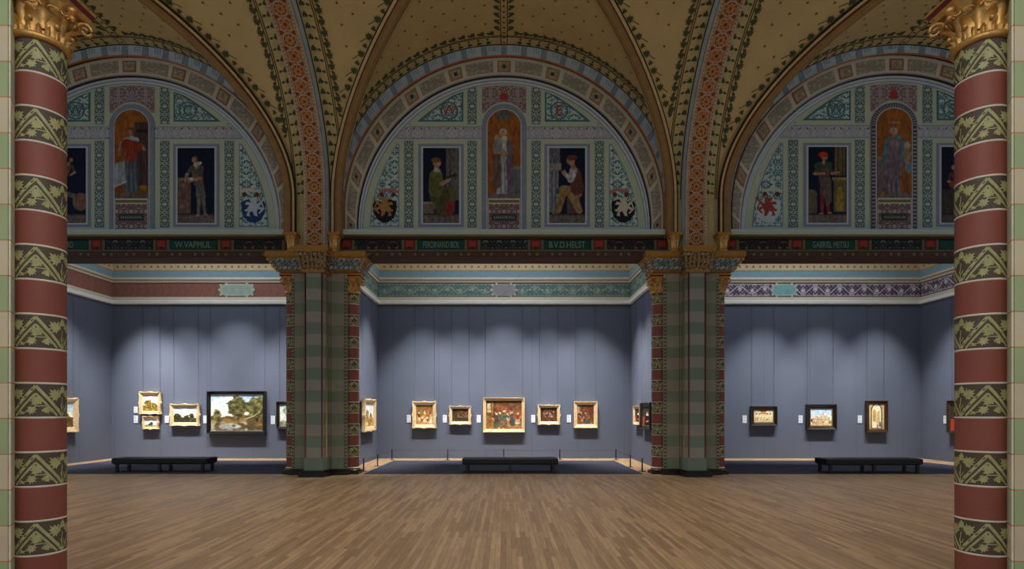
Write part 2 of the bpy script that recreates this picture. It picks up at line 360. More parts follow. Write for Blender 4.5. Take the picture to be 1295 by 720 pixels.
def hall(w, h, seed, asp=1.4):
    p = Pic(w, h, (236, 220, 178), asp); p.put(np.clip(.42 - p.y, 0, 1) * 1.6, (190, 160, 100))
    p.poly([(.3, 1), (.36, .8), (.64, .8), (.7, 1)], (186, 112, 62)); p.rect(.36, .66, .64, .8, (206, 142, 84))
    for x in (.14, .3, .7, .86): p.ell(x, .68, .06, .075, (120, 124, 110)); p.rect(x - .07, .3, x - .05, .9, (206, 182, 130))
    r = random.Random(seed)
    for k in range(22): x = r.uniform(.06, .94); y = r.uniform(.14, .38); p.cap(x, y, x, y + .07, .02, .014, r.choice([(188, 130, 66), (120, 96, 66), (160, 150, 120), (96, 80, 62)]))
    p.grain(seed, .12, 10); return p
def portrait(w, h, seed, asp=.8):
    p = Pic(w, h, (58, 52, 44), asp); p.poly([(0, 0), (.3, 0), (.26, .5), (.1, .4), (0, .45)], (176, 62, 38))
    p.cap(.6, .1, .6, .52, .3, .17, (22, 20, 20)); p.ell(.6, .56, .13, .05, (232, 228, 218)); p.ell(.6, .67, .075, .1, (214, 168, 130)); p.ell(.6, .75, .09, .05, (50, 34, 24))
    p.cap(.5, .2, .72, .24, .04, .035, (206, 160, 120)); p.grain(seed, .12); return p

def figure(p, x, y0, hgt, robe, top, skin=(200, 150, 116), hair=(70, 48, 34), lean=0.0, arm=None, face=1, legs=None):
    """a painted standing figure, feet at (x, y0)"""
    u = hgt
    if legs:
        p.cap(x - .05, y0, x - .03, y0 + .45 * u, .022 * u, .04 * u, legs); p.cap(x + .13, y0 + .01, x + .04, y0 + .45 * u, .022 * u, .04 * u, legs)
        p.cap(x - .05, y0, x - .11, y0 - .005, .016 * u, .012 * u, skin); p.cap(x + .13, y0 + .01, x + .19, y0 + .005, .016 * u, .012 * u, skin)
        p.poly([(x - .11, y0 + .3 * u), (x + .15, y0 + .3 * u), (x + .12 + lean * .5, y0 + .6 * u), (x - .08 + lean * .5, y0 + .6 * u)], robe)
    else:
        p.poly([(x - .2, y0), (x + .2, y0), (x + .15 + lean * .6, y0 + .62 * u), (x - .13 + lean * .6, y0 + .62 * u)], robe)
        for k in range(5):
            q = -.15 + .075 * k; p.cap(x + q, y0 + .02, x + q * .55 + lean * .5, y0 + .58 * u, .006, .004, tuple(c * (.72 if k % 2 else 1.2) for c in robe))
    sx = x + lean
    p.cap(x + lean * .5, y0 + .55 * u, sx, y0 + .78 * u, .08 * u, .088 * u, top)
    p.cap(sx - .13, y0 + .79 * u, sx + .13, y0 + .79 * u, .038 * u, .038 * u, top)
    for (ex, ey, hx, hy) in (arm or [(-.2, .64, -.05, .6), (.2, .64, .08, .58)]):
        s_ = -.13 if ex < 0 else .13
        p.cap(sx + s_, y0 + .79 * u, sx + ex, y0 + ey * u, .032 * u, .026 * u, tuple(c * .85 for c in top)); p.cap(sx + ex, y0 + ey * u, sx + hx, y0 + hy * u, .026 * u, .018 * u, skin)
    p.cap(sx, y0 + .8 * u, sx + lean * .3, y0 + .88 * u, .022 * u, .02 * u, skin)
    hx = sx + lean * .4
    p.ell(hx, y0 + .94 * u, .052 * u, .06 * u, hair); p.ell(hx + .03 * face, y0 + .925 * u, .038 * u, .048 * u, skin)

def mural_niche(kind):
    p = Pic(56, 150, (168, 100, 44), .372)
    p.put(np.clip(1 - np.abs(p.x - .5) * 1.6, 0, 1) * np.clip(p.y, 0, 1) * .35, (196, 136, 60))
    p.rect(0, 0, 1, .05, (128, 122, 120))
    if kind == 0:
        p.put(np.clip(.5 - p.y, 0, 1) * .5, (84, 56, 40)); p.rect(.6, .1, 1, .86, (92, 72, 66)); p.rect(.66, .74, 1, .78, (54, 50, 60)); p.rect(.76, .1, .8, .86, (60, 50, 52))
        figure(p, .5, .06, .74, (96, 112, 124), (166, 66, 46), hair=(120, 90, 60), arm=[(-.3, .76, -.36, .66), (.3, .72, .4, .66)], face=-1)
        p.cap(.34, .655, .5, .66, .03, .045, (196, 206, 216)); p.cap(.5, .66, .66, .655, .045, .03, (196, 206, 216)); p.cap(.36, .61, .66, .58, .06, .06, (160, 62, 44))
        p.poly([(.0, .14), (.34, .2), (.3, .42), (.02, .4)], (170, 182, 186)); p.poly([(.0, .12), (.36, .18), (.36, .2), (0, .14)], (206, 210, 206)); p.ell(.86, .12, .04, .03, (182, 118, 40))
    elif kind == 1:
        p.ell(.5, .93, .11, .035, (110, 116, 114)); p.cap(.5, .93, .5, .87, .06, .012, (118, 120, 116))
        p.rect(.72, .05, 1, .33, (110, 118, 120)); p.rect(.7, .33, 1, .36, (146, 152, 150))
        figure(p, .47, .05, .74, (176, 186, 190), (172, 180, 184), hair=(210, 210, 204), arm=[(-.24, .66, -.06, .6), (.26, .62, .02, .58)], face=0)
        p.poly([(.6, .05), (.78, .05), (.78, .42), (.74, .64), (.6, .66), (.56, .4)], (124, 104, 120)); p.cap(.3, .5, .27, .16, .04, .05, (120, 96, 88))
        p.poly([(.42, .7), (.6, .7), (.56, .56), (.5, .52), (.45, .57)], (216, 214, 204)); p.cap(.28, .66, .3, .55, .035, .045, (150, 156, 160)); p.ell(.29, .69, .028, .03, (196, 160, 130))
        p.rect(.2, .5, .62, .53, (196, 156, 130))
    else:
        p.rect(0, .08, .34, .42, (128, 108, 112)); p.rect(0, .42, .38, .46, (150, 134, 130)); p.ell(.5, .84, .06, .012, (196, 160, 110))
        figure(p, .48, .05, .74, (126, 112, 124), (150, 128, 128), hair=(206, 196, 176), arm=[(-.22, .62, .02, .7), (.22, .62, .1, .68)], face=0)
        p.cap(.38, .62, .28, .4, .06, .055, (88, 138, 152)); p.cap(.6, .64, .7, .42, .055, .05, (88, 138, 152)); p.cap(.38, .62, .6, .63, .05, .05, (98, 148, 160))
        p.cap(.5, .6, .46, .3, .07, .09, (136, 118, 128)); p.cap(.44, .62, .58, .6, .03, .03, (160, 132, 130)); p.ell(.49, .725, .03, .035, (196, 156, 128))
        p.cap(.86, .08, .86, .4, .03, .03, (150, 92, 46)); p.ell(.86, .58, .035, .05, (196, 182, 156)); p.ell(.92, .34, .045, .06, (120, 146, 172)); p.cap(.86, .4, .86, .5, .02, .05, (176, 150, 110))
    p.a = p.a * .8; p.grain(kind + 3, .3, 22); return p
def mural_panel(kind):
    p = Pic(64, 136, (18, 28, 58), .466); asp = .466
    p.rect(0, 0, 1, .1, (126, 112, 104)); p.rect(0, .1, 1, .115, (80, 72, 72))
    if kind == 0:
        figure(p, .3, .3, .58, (96, 84, 66), (128, 104, 76), lean=.2, legs=(122, 116, 116), face=1); p.rect(.0, .1, .3, .22, (110, 92, 80)); p.ell(.86, .28, .1, .12, (142, 104, 82)); p.cap(.2, .42, .7, .36, .035, .03, (124, 110, 100))
    elif kind == 1:
        p.rect(0, .12, .36, .6, (124, 98, 86)); p.rect(0, .56, .42, .6, (150, 128, 110)); p.ell(.12, .5, .04, .03, (170, 120, 90)); p.rect(.04, .2, .3, .26, (150, 116, 96))
        figure(p, .62, .1, .8, (120, 116, 110), (116, 104, 92), hair=(98, 70, 50), lean=-.1, legs=(130, 124, 118), arm=[(-.26, .68, -.3, .58), (.1, .62, -.2, .56)], face=-1); p.cap(.5, .78, .62, .8, .03, .02, (206, 204, 198)); p.ell(.36, .585, .035, .022, (220, 216, 208))
    elif kind == 2:
        p.rect(.64, .3, 1, 1, (112, 108, 104)); p.rect(.72, .34, .78, 1, (88, 86, 88)); p.rect(0, .12, .36, .26, (128, 116, 102)); p.rect(0, .25, .4, .28, (168, 158, 140))
        p.cap(.44, .36, .74, .4, .12, .08, (96, 100, 52)); p.cap(.74, .4, .78, .17, .075, .05, (104, 104, 58)); p.cap(.5, .4, .56, .16, .1, .09, (86, 90, 46)); p.cap(.36, .44, .36, .63, .1, .085, (110, 116, 60))
        p.cap(.36, .64, .52, .52, .045, .04, (104, 110, 56)); p.cap(.52, .52, .74, .58, .03, .02, (206, 160, 124)); p.cap(.64, .6, .92, .64, .02, .02, (72, 62, 50))
        p.cap(.37, .7, .38, .76, .035, .03, (196, 146, 112)); p.ell(.39, .8, .052, .055, (196, 150, 116)); p.ell(.36, .84, .065, .035, (134, 96, 46)); p.cap(.36, .71, .44, .7, .025, .02, (206, 210, 206)); p.cap(.72, .15, .76, .24, .05, .06, (150, 50, 52)); p.rect(.3, .12, .4, .18, (60, 62, 100))
    elif kind == 3:
        p.rect(.0, .14, .26, .7, (150, 152, 158)); p.rect(.06, .14, .1, .7, (110, 114, 124)); p.rect(.16, .14, .2, .7, (112, 116, 126)); p.rect(-.02, .7, .34, .8, (160, 156, 152)); p.rect(0, .8, .3, 1, (120, 122, 130)); p.rect(.2, .38, .5, .46, (58, 84, 104))
        p.rect(.5, .12, .86, .42, (104, 84, 74)); p.cap(.74, .4, .4, .44, .085, .06, (170, 138, 84)); p.cap(.4, .44, .26, .16, .055, .035, (164, 132, 80)); p.cap(.66, .36, .84, .16, .06, .04, (176, 146, 96)); p.cap(.24, .14, .12, .13, .02, .02, (150, 130, 110))
        p.cap(.78, .46, .72, .66, .09, .075, (112, 72, 56)); p.cap(.68, .7, .6, .58, .05, .045, (206, 206, 206)); p.cap(.6, .58, .42, .66, .035, .025, (206, 206, 206)); p.ell(.4, .68, .03, .03, (206, 158, 122))
        p.cap(.68, .74, .62, .8, .03, .03, (200, 150, 116)); p.ell(.6, .83, .055, .055, (198, 150, 116)); p.ell(.64, .87, .07, .035, (120, 62, 50)); p.cap(.36, .7, .5, .74, .012, .012, (60, 44, 34))
    elif kind == 4:
        p.rect(.66, .14, .98, .58, (128, 112, 62)); p.rect(.62, .56, 1, .6, (168, 150, 90)); p.rect(.68, .62, .96, 1, (118, 106, 66)); p.rect(.76, .62, .8, 1, (80, 74, 52)); p.rect(.88, .62, .91, 1, (80, 74, 52)); p.cap(.82, .2, .82, .44, .05, .03, (176, 150, 70))
        p.rect(0, .12, .22, .38, (116, 104, 86)); p.ell(.08, .38, .06, .06, (120, 108, 84))
        figure(p, .4, .12, .8, (108, 92, 84), (104, 84, 76), hair=(196, 62, 44), legs=(158, 60, 52), arm=[(-.24, .66, .02, .66), (.22, .66, .4, .68)], face=1); p.ell(.27, .745, .06, .05, (58, 92, 66)); p.ell(.52, .76, .05, .045, (58, 92, 66)); p.ell(.38, .9, .06, .035, (206, 66, 46)); p.poly([(.36, .6), (.58, .6), (.62, .28), (.46, .22)], (108, 100, 92))
    else:
        p.put(np.ones_like(p.x) * .3, (40, 34, 44)); figure(p, .5, .12, .66, (96, 60, 54), (120, 62, 56), lean=-.12, legs=(98, 90, 96), face=-1); p.rect(0, .12, .34, .44, (76, 62, 62)); p.cap(.3, .5, .8, .56, .05, .04, (150, 70, 62))
    p.a = p.a * .8; p.grain(kind + 20, .34, 24); return p

def paint_mesh(name, pic, corners, parent=None, mask=None):
    """grid mesh carrying pic as point colours; corners = function(u,v)->xyz, u right 0..1, v up 0..1; mask(u,v)->keep"""
    w, h = pic.w, pic.h; vs = [corners(i / (w - 1), j / (h - 1)) for j in range(h) for i in range(w)]
    fs = []
    for j in range(h - 1):
        for i in range(w - 1):
            if mask and not mask((i + .5) / (w - 1), (j + .5) / (h - 1)): continue
            fs.append((j * w + i, j * w + i + 1, (j + 1) * w + i + 1, (j + 1) * w + i))
    me = bpy.data.meshes.new(name); me.from_pydata(vs, [], fs); me.materials.append(canvas_mat())
    at = me.color_attributes.new('paint', 'FLOAT_COLOR', 'POINT')
    a = np.clip(pic.a, 0, 255) / 255.0; a = np.where(a <= .04045, a / 12.92, ((a + .055) / 1.055) ** 2.4)
    c = np.ones((h * w, 4), np.float32); c[:, :3] = a.reshape(-1, 3); at.data.foreach_set('color', c.ravel()); me.update()
    o = bpy.data.objects.new(name, me); COL.objects.link(o)
    if parent: o.parent = parent
    return o

def text_obj(body, size, loc, m, parent, name='lettering', width=None):
    cu = bpy.data.curves.new(name, 'FONT'); cu.body = body; cu.size = size; cu.align_x = 'CENTER'; cu.align_y = 'CENTER'; cu.extrude = 0.003
    cu.materials.append(m); o = bpy.data.objects.new(name, cu); COL.objects.link(o); o.location = loc; o.rotation_euler = (PI / 2, 0, 0)
    if width:
        bpy.context.view_layer.update(); d = o.dimensions.x
        if d > 0: o.scale = (width / d, 1, 1)
    if parent: o.parent = parent
    return o

# ------------------------------------------------------------------ the bays
BAYS = [('left', -11.0, 4.86, 1.02, 1.0), ('center', -.058, 4.835, 1.0, 1.0), ('right', 11.4, 5.2, 1.055, 1.012)]   # name, centre x, vault half width, lunette x scale, z scale
PIERS = [-5.40, 5.36]
YW = 16.65                       # face of the nave's far wall arches
YB = 22.4                        # back wall of the alcoves
YC, BH = 11.1, 5.55              # vault centre and half depth
ZC, ZH = 7.94, 4.47              # arch centre height and rise
ZBASE = 6.93
ALC = [('left', -15.3, -5.55), ('center', -5.0, 4.85), ('right', 5.35, 16.1)]
ZT = 6.0                         # top of the grey walls

# floor
mb = MB(); mb.add([(-19, -2, 0), (19, -2, 0), (19, 23, 0), (-19, 23, 0)], [(0, 1, 2, 3)], floor_mat()); mb.build('floor', kind='structure')
# carpets
for (x0, x1, lab) in ((-14.6, -6.6, 'slate grey carpet under the black bench near the waterfall landscape'), (-4.15, 3.98, 'slate grey carpet inside the low posts of the middle alcove'),
                      (6.56, 15.0, 'slate grey carpet under the bench facing three black framed paintings')):
    mb = MB(); n = 8
    mb.box(x0, x1, 16.85, 21.3, 0.0, 0.012, CARPET); mb.box(x0 - .02, x1 + .02, 16.83, 16.85, 0, .008, BSTEEL); mb.box(x0 - .02, x1 + .02, 21.3, 21.32, 0, .008, BSTEEL)
    tag(mb.build('carpet'), lab, 'carpet', 'alcove carpets')

# grey walls
for (nm, x0, x1) in ALC:
    mb = MB(); mb.box(x0 - .2, x1 + .2, YB, YB + .2, 0, 9.2, GREY); mb.build('wall_back_' + nm, kind='structure')
mb = MB(); mb.box(-15.5, -15.3, 16.9, YB, 0, 9.2, GREY); mb.build('wall_left', kind='structure')
mb = MB(); mb.box(16.1, 16.3, 16.9, YB, 0, 9.2, GREY); mb.build('wall_right', kind='structure')
mb = MB(); mb.box(-5.55, -5.0, 17.3, YB, 0, 9.2, GREY); mb.build('wall_partition_left', kind='structure')
mb = MB(); mb.box(4.85, 5.35, 17.3, YB, 0, 9.2, GREY); mb.build('wall_partition_right', kind='structure')
# skirting: a low strip in the wall grey along the foot of the walls
for i, (nm, x0, x1) in enumerate(ALC):
    mb = MB(); mb.box(x0, x1, YB - .012, YB, 0.0, .07, GREY); mb.box(x0, x0 + .012, 17.4, YB - .012, 0.0, .07, GREY); mb.box(x1 - .012, x1, 17.4, YB - .012, 0, .07, GREY)
    mb.build('baseboard_' + nm, kind='structure')

# ------------------------------------------------------------------ alcove cornices and coved ceilings
def sweep_rect(mb, x0, x1, y0, yb, prof, smooth=False):
    """prof [(inset, z, mat)]: runs along left wall, back wall, right wall with mitred corners"""
    def ring(d): return [(x0 + d, y0), (x0 + d, yb - d), (x1 - d, yb - d), (x1 - d, y0)]
    for (d0, z0, m0), (d1, z1, m1) in zip(prof, prof[1:]):
        a, b = ring(d0), ring(d1)
        for k in range(3):
            mb.add([(a[k][0], a[k][1], z0), (a[k + 1][0], a[k + 1][1], z0), (b[k + 1][0], b[k + 1][1], z1), (b[k][0], b[k][1], z1)], [(0, 1, 2, 3)], m1)
cove_pts = [(.10 + 1.7 * (1 - math.cos(t)), 7.24 + 1.75 * math.sin(t)) for t in np.linspace(0, PI / 2, 14)]
FR = {'left': (mat('frieze rose brown', rgb(146, 98, 86), .8, var=.08, scale=8), mat('frieze rose dark', rgb(136, 90, 80), .8), mat('cartouche sage', rgb(160, 180, 168), .8)),
      'center': (mat('frieze sea green', rgb(96, 132, 130), .8), mat('frieze sea pale', rgb(158, 168, 146), .8), mat('cartouche grey', rgb(150, 148, 154), .8)),
      'right': (mat('frieze plum', rgb(104, 76, 100), .8), mat('frieze plum pale', rgb(206, 202, 204), .8), mat('cartouche aqua', rgb(126, 176, 178), .8))}
ORF = {'center': ornament('frieze sea scroll', rgb(88, 122, 122), rgb(128, 150, 140), rgb(170, 174, 150), 9, .235, .47, .56), 'right': ornament('frieze plum scroll', rgb(96, 74, 96), rgb(150, 138, 150), rgb(206, 200, 204), 8, .235, .49, .53)}
CART = {'left': (300, 1.35), 'center': (637, .95), 'right': (991, 1.0)}
def scrolls(mb, mp, L0, L1, z0, z1, m, step=.62, heavy=1.0):
    n = max(1, int((L1 - L0) / step)); st = (L1 - L0) / n; zm = (z0 + z1) / 2; hh = (z1 - z0) / 2
    for i in range(n):
        u = L0 + (i + .5) * st; fl = 1 if i % 2 else -1
        sp = []
        for k in range(15):
            a = k / 14 * 2.1 * PI; r = hh * .72 * (1 - k / 18); sp.append((u + r * math.cos(a + fl * PI / 2), zm + fl * r * math.sin(a + fl * PI / 2)))
        mb.strip(sp, [.055 * heavy * (1 - k / 24) for k in range(15)], mp, m)
        mb.stamp(LEAF5, (u - st * .5, zm - fl * hh * .85), hh * 1.1, 0 if fl > 0 else PI, mp, m); mb.stamp(LEAF3, (u, zm), hh * .5, fl * .6, mp, m)
        for q in (-.3, .3): mb.stamp(DROP, (u + q * st, zm + fl * hh * .5), hh * .55, -q * 5, mp, m)
for k, (nm, x0, x1) in enumerate(ALC):
    mb = MB(); fm, fm2, fm3 = FR[nm]
    prof = [(0, 5.97, MWHITE), (.10, 5.99, MWHITE), (.12, 6.09, MWHITE), (.07, 6.12, MWHITE), (.065, 6.17, MCREAM), (.04, 6.25, MCREAM), (.02, 6.27, MBROWN), (.02, 6.79, fm), (.06, 6.81, MBROWN), (.09, 6.88, MCREAM),
            (.12, 6.92, MBROWN), (.06, 6.97, MCREAM), (.06, 7.02, MCREAM), (.10, 7.24, MBLUE)]
    sweep_rect(mb, x0, x1, 17.3, YB, prof); cor = mb.build('trim_' + str(k + 1), kind='structure')
    o = MB()
    back = lambda u, v, off: (u, YB - .02 - off, v)
    lef = lambda u, v, off, x0=x0: (x0 + .02 + off, u, v)
    rig = lambda u, v, off, x1=x1: (x1 - .02 - off, u, v)
    cpx, cw = CART[nm]; cx = X_at(cpx, YB)
    if nm == 'left':
        for mp, a, b in ((back, x0 + .1, x1 - .1), (lef, 17.5, YB - .1)):
            n = int((b - a) / .3)
            for i in range(n): o.strip([(a + .3 * i, 6.3), (a + .3 * i + .12, 6.5), (a + .3 * i, 6.77)], .045, mp, fm2)
    else:
        om = ORF[nm]
        for mp, a, b in ((back, x0 + .06, cx - cw * .5), (back, cx + cw * .5, x1 - .06), (lef, 17.35, YB - .06), (rig, 17.35, YB - .06)):
            o.poly([mp(a, 6.30, .004), mp(b, 6.30, .004), mp(b, 6.77, .004), mp(a, 6.77, .004)], om, uv=[(a, 0), (b, 0), (b, .47), (a, .47)])
            for zz in (6.315, 6.755): o.strip([(a, zz), (b, zz)], .018, mp, fm2, .008)
            n = int((b - a) / .47); st = (b - a) / n
            for i in range(n):
                u = a + (i + .5) * st; fl = 1 if i % 2 else -1
                o.strip([(u - st * .5 + st * q, 6.535 + fl * .15 * math.sin(q * PI)) for q in np.linspace(0, 1, 9)], .03, mp, fm2, .008)
                o.stamp(LEAF5, (u, 6.535 + fl * .12), .2, PI if fl > 0 else 0, mp, fm2, .01)
    o.build('frieze_ornament', cor)
    def cartouche(mp, c):
        q = MB(); w, h_ = cw / 2, .25
        out = [(math.copysign(min(abs(math.cos(t)) ** .45, 1), math.cos(t)) * w, math.copysign(abs(math.sin(t)) ** .55, math.sin(t)) * h_) for t in np.linspace(0, 2 * PI, 40, endpoint=False)]
        q.add([mp(c + x, 6.53 + y, .004) for x, y in out] + [mp(c + x * .97, 6.53 + y * .95, .035) for x, y in out], [tuple(range(40, 80))] + [(i, (i + 1) % 40, 40 + (i + 1) % 40, 40 + i) for i in range(40)], fm3)
        q.strip([(c + x * .86, 6.53 + y * .78) for x, y in out + out[:1]], .025, mp, fm2 if nm == 'center' else MCREAM, .04)
        for i in range(0, 40, 4): q.stamp(DISC, (c + out[i][0], 6.53 + out[i][1]), .045, 0, mp, MCREAM, .038)
        q.build('cartouche', cor)
    cartouche(back, cx)
    if nm == 'left': cartouche(lef, 18.6)
    # cove + flat ceiling with a laylight
    mb = MB(); sweep_rect(mb, x0, x1, 17.3, YB, [(d, z, COVE) for d, z in cove_pts]); d = cove_pts[-1][0]
    mb.add([(x0 + d, 17.3, cove_pts[-1][1]), (x1 - d, 17.3, cove_pts[-1][1]), (x1 - d, YB - d, cove_pts[-1][1]), (x0 + d, YB - d, cove_pts[-1][1])], [(0, 3, 2, 1)], COVE)
    L = [0]
    for (a, b), (c, e) in zip(cove_pts, cove_pts[1:]): L.append(L[-1] + math.hypot(c - a, e - b))
    def cv(s): return np.interp(s, L, [p[0] for p in cove_pts]), np.interp(s, L, [p[1] for p in cove_pts])
    def cback(u, v, off): dd, z = cv(v); return (u, YB - dd - off * .9, z - off * .4)
    def cleft(u, v, off, x0=x0): dd, z = cv(v); return (x0 + dd + off * .9, u, z - off * .4)
    def cright(u, v, off, x1=x1): dd, z = cv(v); return (x1 - dd - off * .9, u, z - off * .4)
    for r in range(6):
        v = .12 + r * .22
        for i in range(int((x1 - x0) / .26)):
            u = x0 + .3 + i * .26 + (.13 if r % 2 else 0)
            dd, _ = cv(v)
            if x0 + dd + .06 < u < x1 - dd - .06: mb.stamp(LEAF3 if r == 0 else DIA, (u, v), .11 if r == 0 else .035, 0, cback, CDOT)
        for i in range(int((YB - 17.4) / .26)):
            u = 17.4 + i * .26 + (.13 if r % 2 else 0); dd, _ = cv(v)
            if u < YB - dd - .06:
                for mp in (cleft, cright): mb.stamp(LEAF3 if r == 0 else DIA, (u, v), .11 if r == 0 else .035, 0, mp, CDOT)
    for mp, a, b in ((cback, x0 + .12, x1 - .12), (cleft, 17.3, YB - .12), (cright, 17.3, YB - .12)): mb.strip([(a, .02), (b, .02)], .03, mp, MBROWN)
    mb.build('ceiling_' + nm, kind='structure')

# ------------------------------------------------------------------ banded column
ZB0, ZP = 1.14, .638
RS = .205
def column_shaft(name='shaft'):
    mb = MB(); z0, z1 = .20, 5.28; k = -2; n = 48
    def cyl(u, v, off): a = u / RS; return ((RS + off) * math.cos(a), (RS + off) * math.sin(a), v)
    while ZB0 + k * ZP < z1:
        a = ZB0 + k * ZP; b = a + ZP / 2; c = a + ZP
        for (lo, hi, m) in ((a, b, BROWN), (b, c, RED)):
            lo2, hi2 = max(lo, z0), min(hi, z1)
            if hi2 <= lo2: continue
            mb.lathe([(RS, lo2), (RS, hi2)], (0, 0), m, n)
        for zz in (a, b):
            if z0 + .02 < zz < z1 - .02: mb.lathe([(RS, zz - .009), (RS + .003, zz - .006), (RS + .003, zz + .006), (RS, zz + .009)], (0, 0), WHITE, n)
        if a > z0 and a < z1 - .02:
            W = 2 * PI * RS / 3; hb = ZP / 2; b = min(b, z1)
            for t in range(3):
                u0 = W * t; f = 1
                def cm(u, v, off): return cyl(u, min(v, z1 - .002), off)
                # double chevron
                for off_, w_ in ((0, .026), (.046, .018)):
                    zt = a + hb - .025 - off_ * 1.5
                    for sg in (-1, 1):
                        mb.strip([(u0 + sg * W * .5 * q * (1 - off_ / .2), a + .018 + (zt - a - .018) * (1 - q)) for q in (0, .25, .5, .75, 1)], w_, cm, OLIVE, .0025)
                # vine leaves: one under the apex on its stem, two in each valley, curls between
                mb.stamp(LEAF5, (u0 + .02, a + .115), .105, .35, cm, OLIVE, .003); mb.stamp(LEAF5, (u0 - .02, a + .105), .085, PI - .3, cm, OLIVE, .003); mb.stamp(LEAF3, (u0 + .055, a + .10), .075, PI + .6, cm, OLIVE, .003)
                mb.strip([(u0 - .13, a + .03), (u0 - .06, a + .06), (u0 + .0, a + .108), (u0 + .07, a + .11), (u0 + .12, a + .05)], .009, cm, OLIVE, .0033)
                mb.stamp(DROP, (u0 - .085, a + .03), .05, .9, cm, OLIVE, .003)
                uc = u0 + W / 2
                mb.stamp(LEAF5, (uc - .03, a + .175), .125, .75, cm, OLIVE, .003); mb.stamp(LEAF5, (uc + .035, a + .19), .115, -.9, cm, OLIVE, .003); mb.stamp(LEAF3, (uc + .005, a + .215), .09, -.05, cm, OLIVE, .003)
                mb.strip([(uc + .005 * q * math.cos(q * 1.3), a + .115 + .007 * q * math.sin(q * 1.3)) for q in np.linspace(1, 5, 10)], .009, cm, OLIVE, .0035)
                mb.strip([(uc, a + .04), (uc - .006, a + .10), (uc + .004, a + .19)], .009, cm, OLIVE, .0033)
                for sg in (-1, 1): mb.stamp(DROP, (uc + sg * .02, a + .065), .055, -sg * 1.0, cm, OLIVE, .003)
        k += 1
    return mb
def acanthus(mb, ang, r0, r1, z0, h, w, m, curl=.07):
    ca, sa = math.cos(ang), math.sin(ang); n = 7; v = []
    for i in range(n):
        t = i / (n - 1); r = r0 + (r1 - r0) * t ** 2 + (curl * max(0, t - .72) * 3); z = z0 + h * t - (max(0, t - .8) * h * .6)
        ww = w * (.5 + 1.1 * t - 1.35 * t * t) * (1.0 if i % 2 else .8) + .006
        for q, dr in ((-1, -.012), (-.45, .008), (0, .02), (.45, .008), (1, -.012)):
            rr = r + dr; v.append((rr * ca - q * ww * sa, rr * sa + q * ww * ca, z))
    mb.add(v, [(i * 5 + j, i * 5 + j + 1, i * 5 + j + 6, i * 5 + j + 5) for i in range(n - 1) for j in range(4)], m, True)
def column_capital():
    mb = MB(); z = 5.28
    mb.lathe([(RS, z - .005), (RS + .03, z), (RS + .045, z + .025), (RS + .03, z + .05), (RS, z + .055)], (0, 0), GOLD, 40)
    mb.lathe([(RS - .005, z + .05), (RS, z + .2), (RS + .02, z + .33), (RS + .07, z + .44)], (0, 0), GOLD, 40)
    for i in range(20):
        a = i * PI / 10; acanthus(mb, a, RS + .012, RS + .035, z + .05, .075, .03, GOLD, .02)
    for i in range(8):
        a = i * PI / 4 + PI / 8; c = ((RS + .05) * math.cos(a), (RS + .05) * math.sin(a)); mb.lathe([(.001, z + .135), (.018, z + .145), (.022, z + .16), (.014, z + .175), (.001, z + .18)], c, GOLD, 8)
        for sg in (-1, 1):
            pts = []
            for k in range(12): q = k * .55; rr = .032 * (1 - k / 14); aa = a + sg * (.14 + rr * math.cos(q) / RS * 1.2); pts.append(((RS + .075 + .004 * k) * math.cos(aa), (RS + .075 + .004 * k) * math.sin(aa), z + .285 + rr * math.sin(q)))
            mb.tube(pts, .011, GOLD, 6)
    for i in range(8): acanthus(mb, i * PI / 4 + PI / 8, RS + .005, RS + .05, z + .055, .2, .085, GOLD)
    for i in range(8): acanthus(mb, i * PI / 4, RS + .005, RS + .09, z + .1, .29, .075, GOLD)
    for i in range(4):
        a = PI / 4 + i * PI / 2; ca, sa = math.cos(a), math.sin(a); pts = []
        pts.append(((RS) * ca, RS * sa, z + .18)); pts.append(((RS + .04) * ca, (RS + .04) * sa, z + .3))
        cr, cz = RS + .15, z + .345
        for k in range(18):
            q = PI * .9 - k * .52; rr = .075 * (1 - k / 20); pts.append(((cr + rr * math.cos(q)) * ca, (cr + rr * math.cos(q)) * sa, cz + rr * math.sin(q)))
        mb.tube(pts, [.022] * 2 + [.021 - .0006 * k for k in range(18)], GOLD, 7)
        b = i * PI / 2
        for dz, rr in ((.37, .045), (.30, .03)):
            c = ((RS + .1) * math.cos(b), (RS + .1) * math.sin(b)); mb.lathe([(.001, z + dz - rr), (rr * .8, z + dz - rr * .5), (rr, z + dz), (rr * .8, z + dz + rr * .5), (.001, z + dz + rr)], c, GOLD, 10)
    return mb
def column_abacus():
    mb = MB(); z = 5.70; w = .31
    mb.frustum((-w + .05, w - .05, -w + .05, w - .05, z), (-w + .02, w - .02, -w + .02, w - .02, z + .045), GOLD)
    mb.frustum((-w + .02, w - .02, -w + .02, w - .02, z + .045), (-w, w, -w, w, z + .09), DRED)
    mb.frustum((-w, w, -w, w, z + .09), (-w, w, -w, w, z + .12), GOLD)
    return mb
def column_base():
    mb = MB(); mb.box(-.26, .26, -.26, .26, 0, .085, BLACK)
    mb.lathe([(.0, .085), (.255, .085), (.265, .10), (.25, .125), (.225, .13)], (0, 0), BLACK, 36)
    mb.lathe([(.225, .13), (.216, .145), (.228, .155), (.236, .168), (.226, .18)], (0, 0), DGOLD, 36)
    mb.lathe([(.226, .18), (.212, .19), (RS, .202)], (0, 0), WHITE, 36)
    return mb
proto = thing('banded_column', '', 'column', (0, 0, 0))
column_shaft().build('shaft', proto); column_capital().build('capital', proto); column_abacus().build('abacus', proto); column_base().build('base', proto)
ROT = {0: PI / 2 + .16}
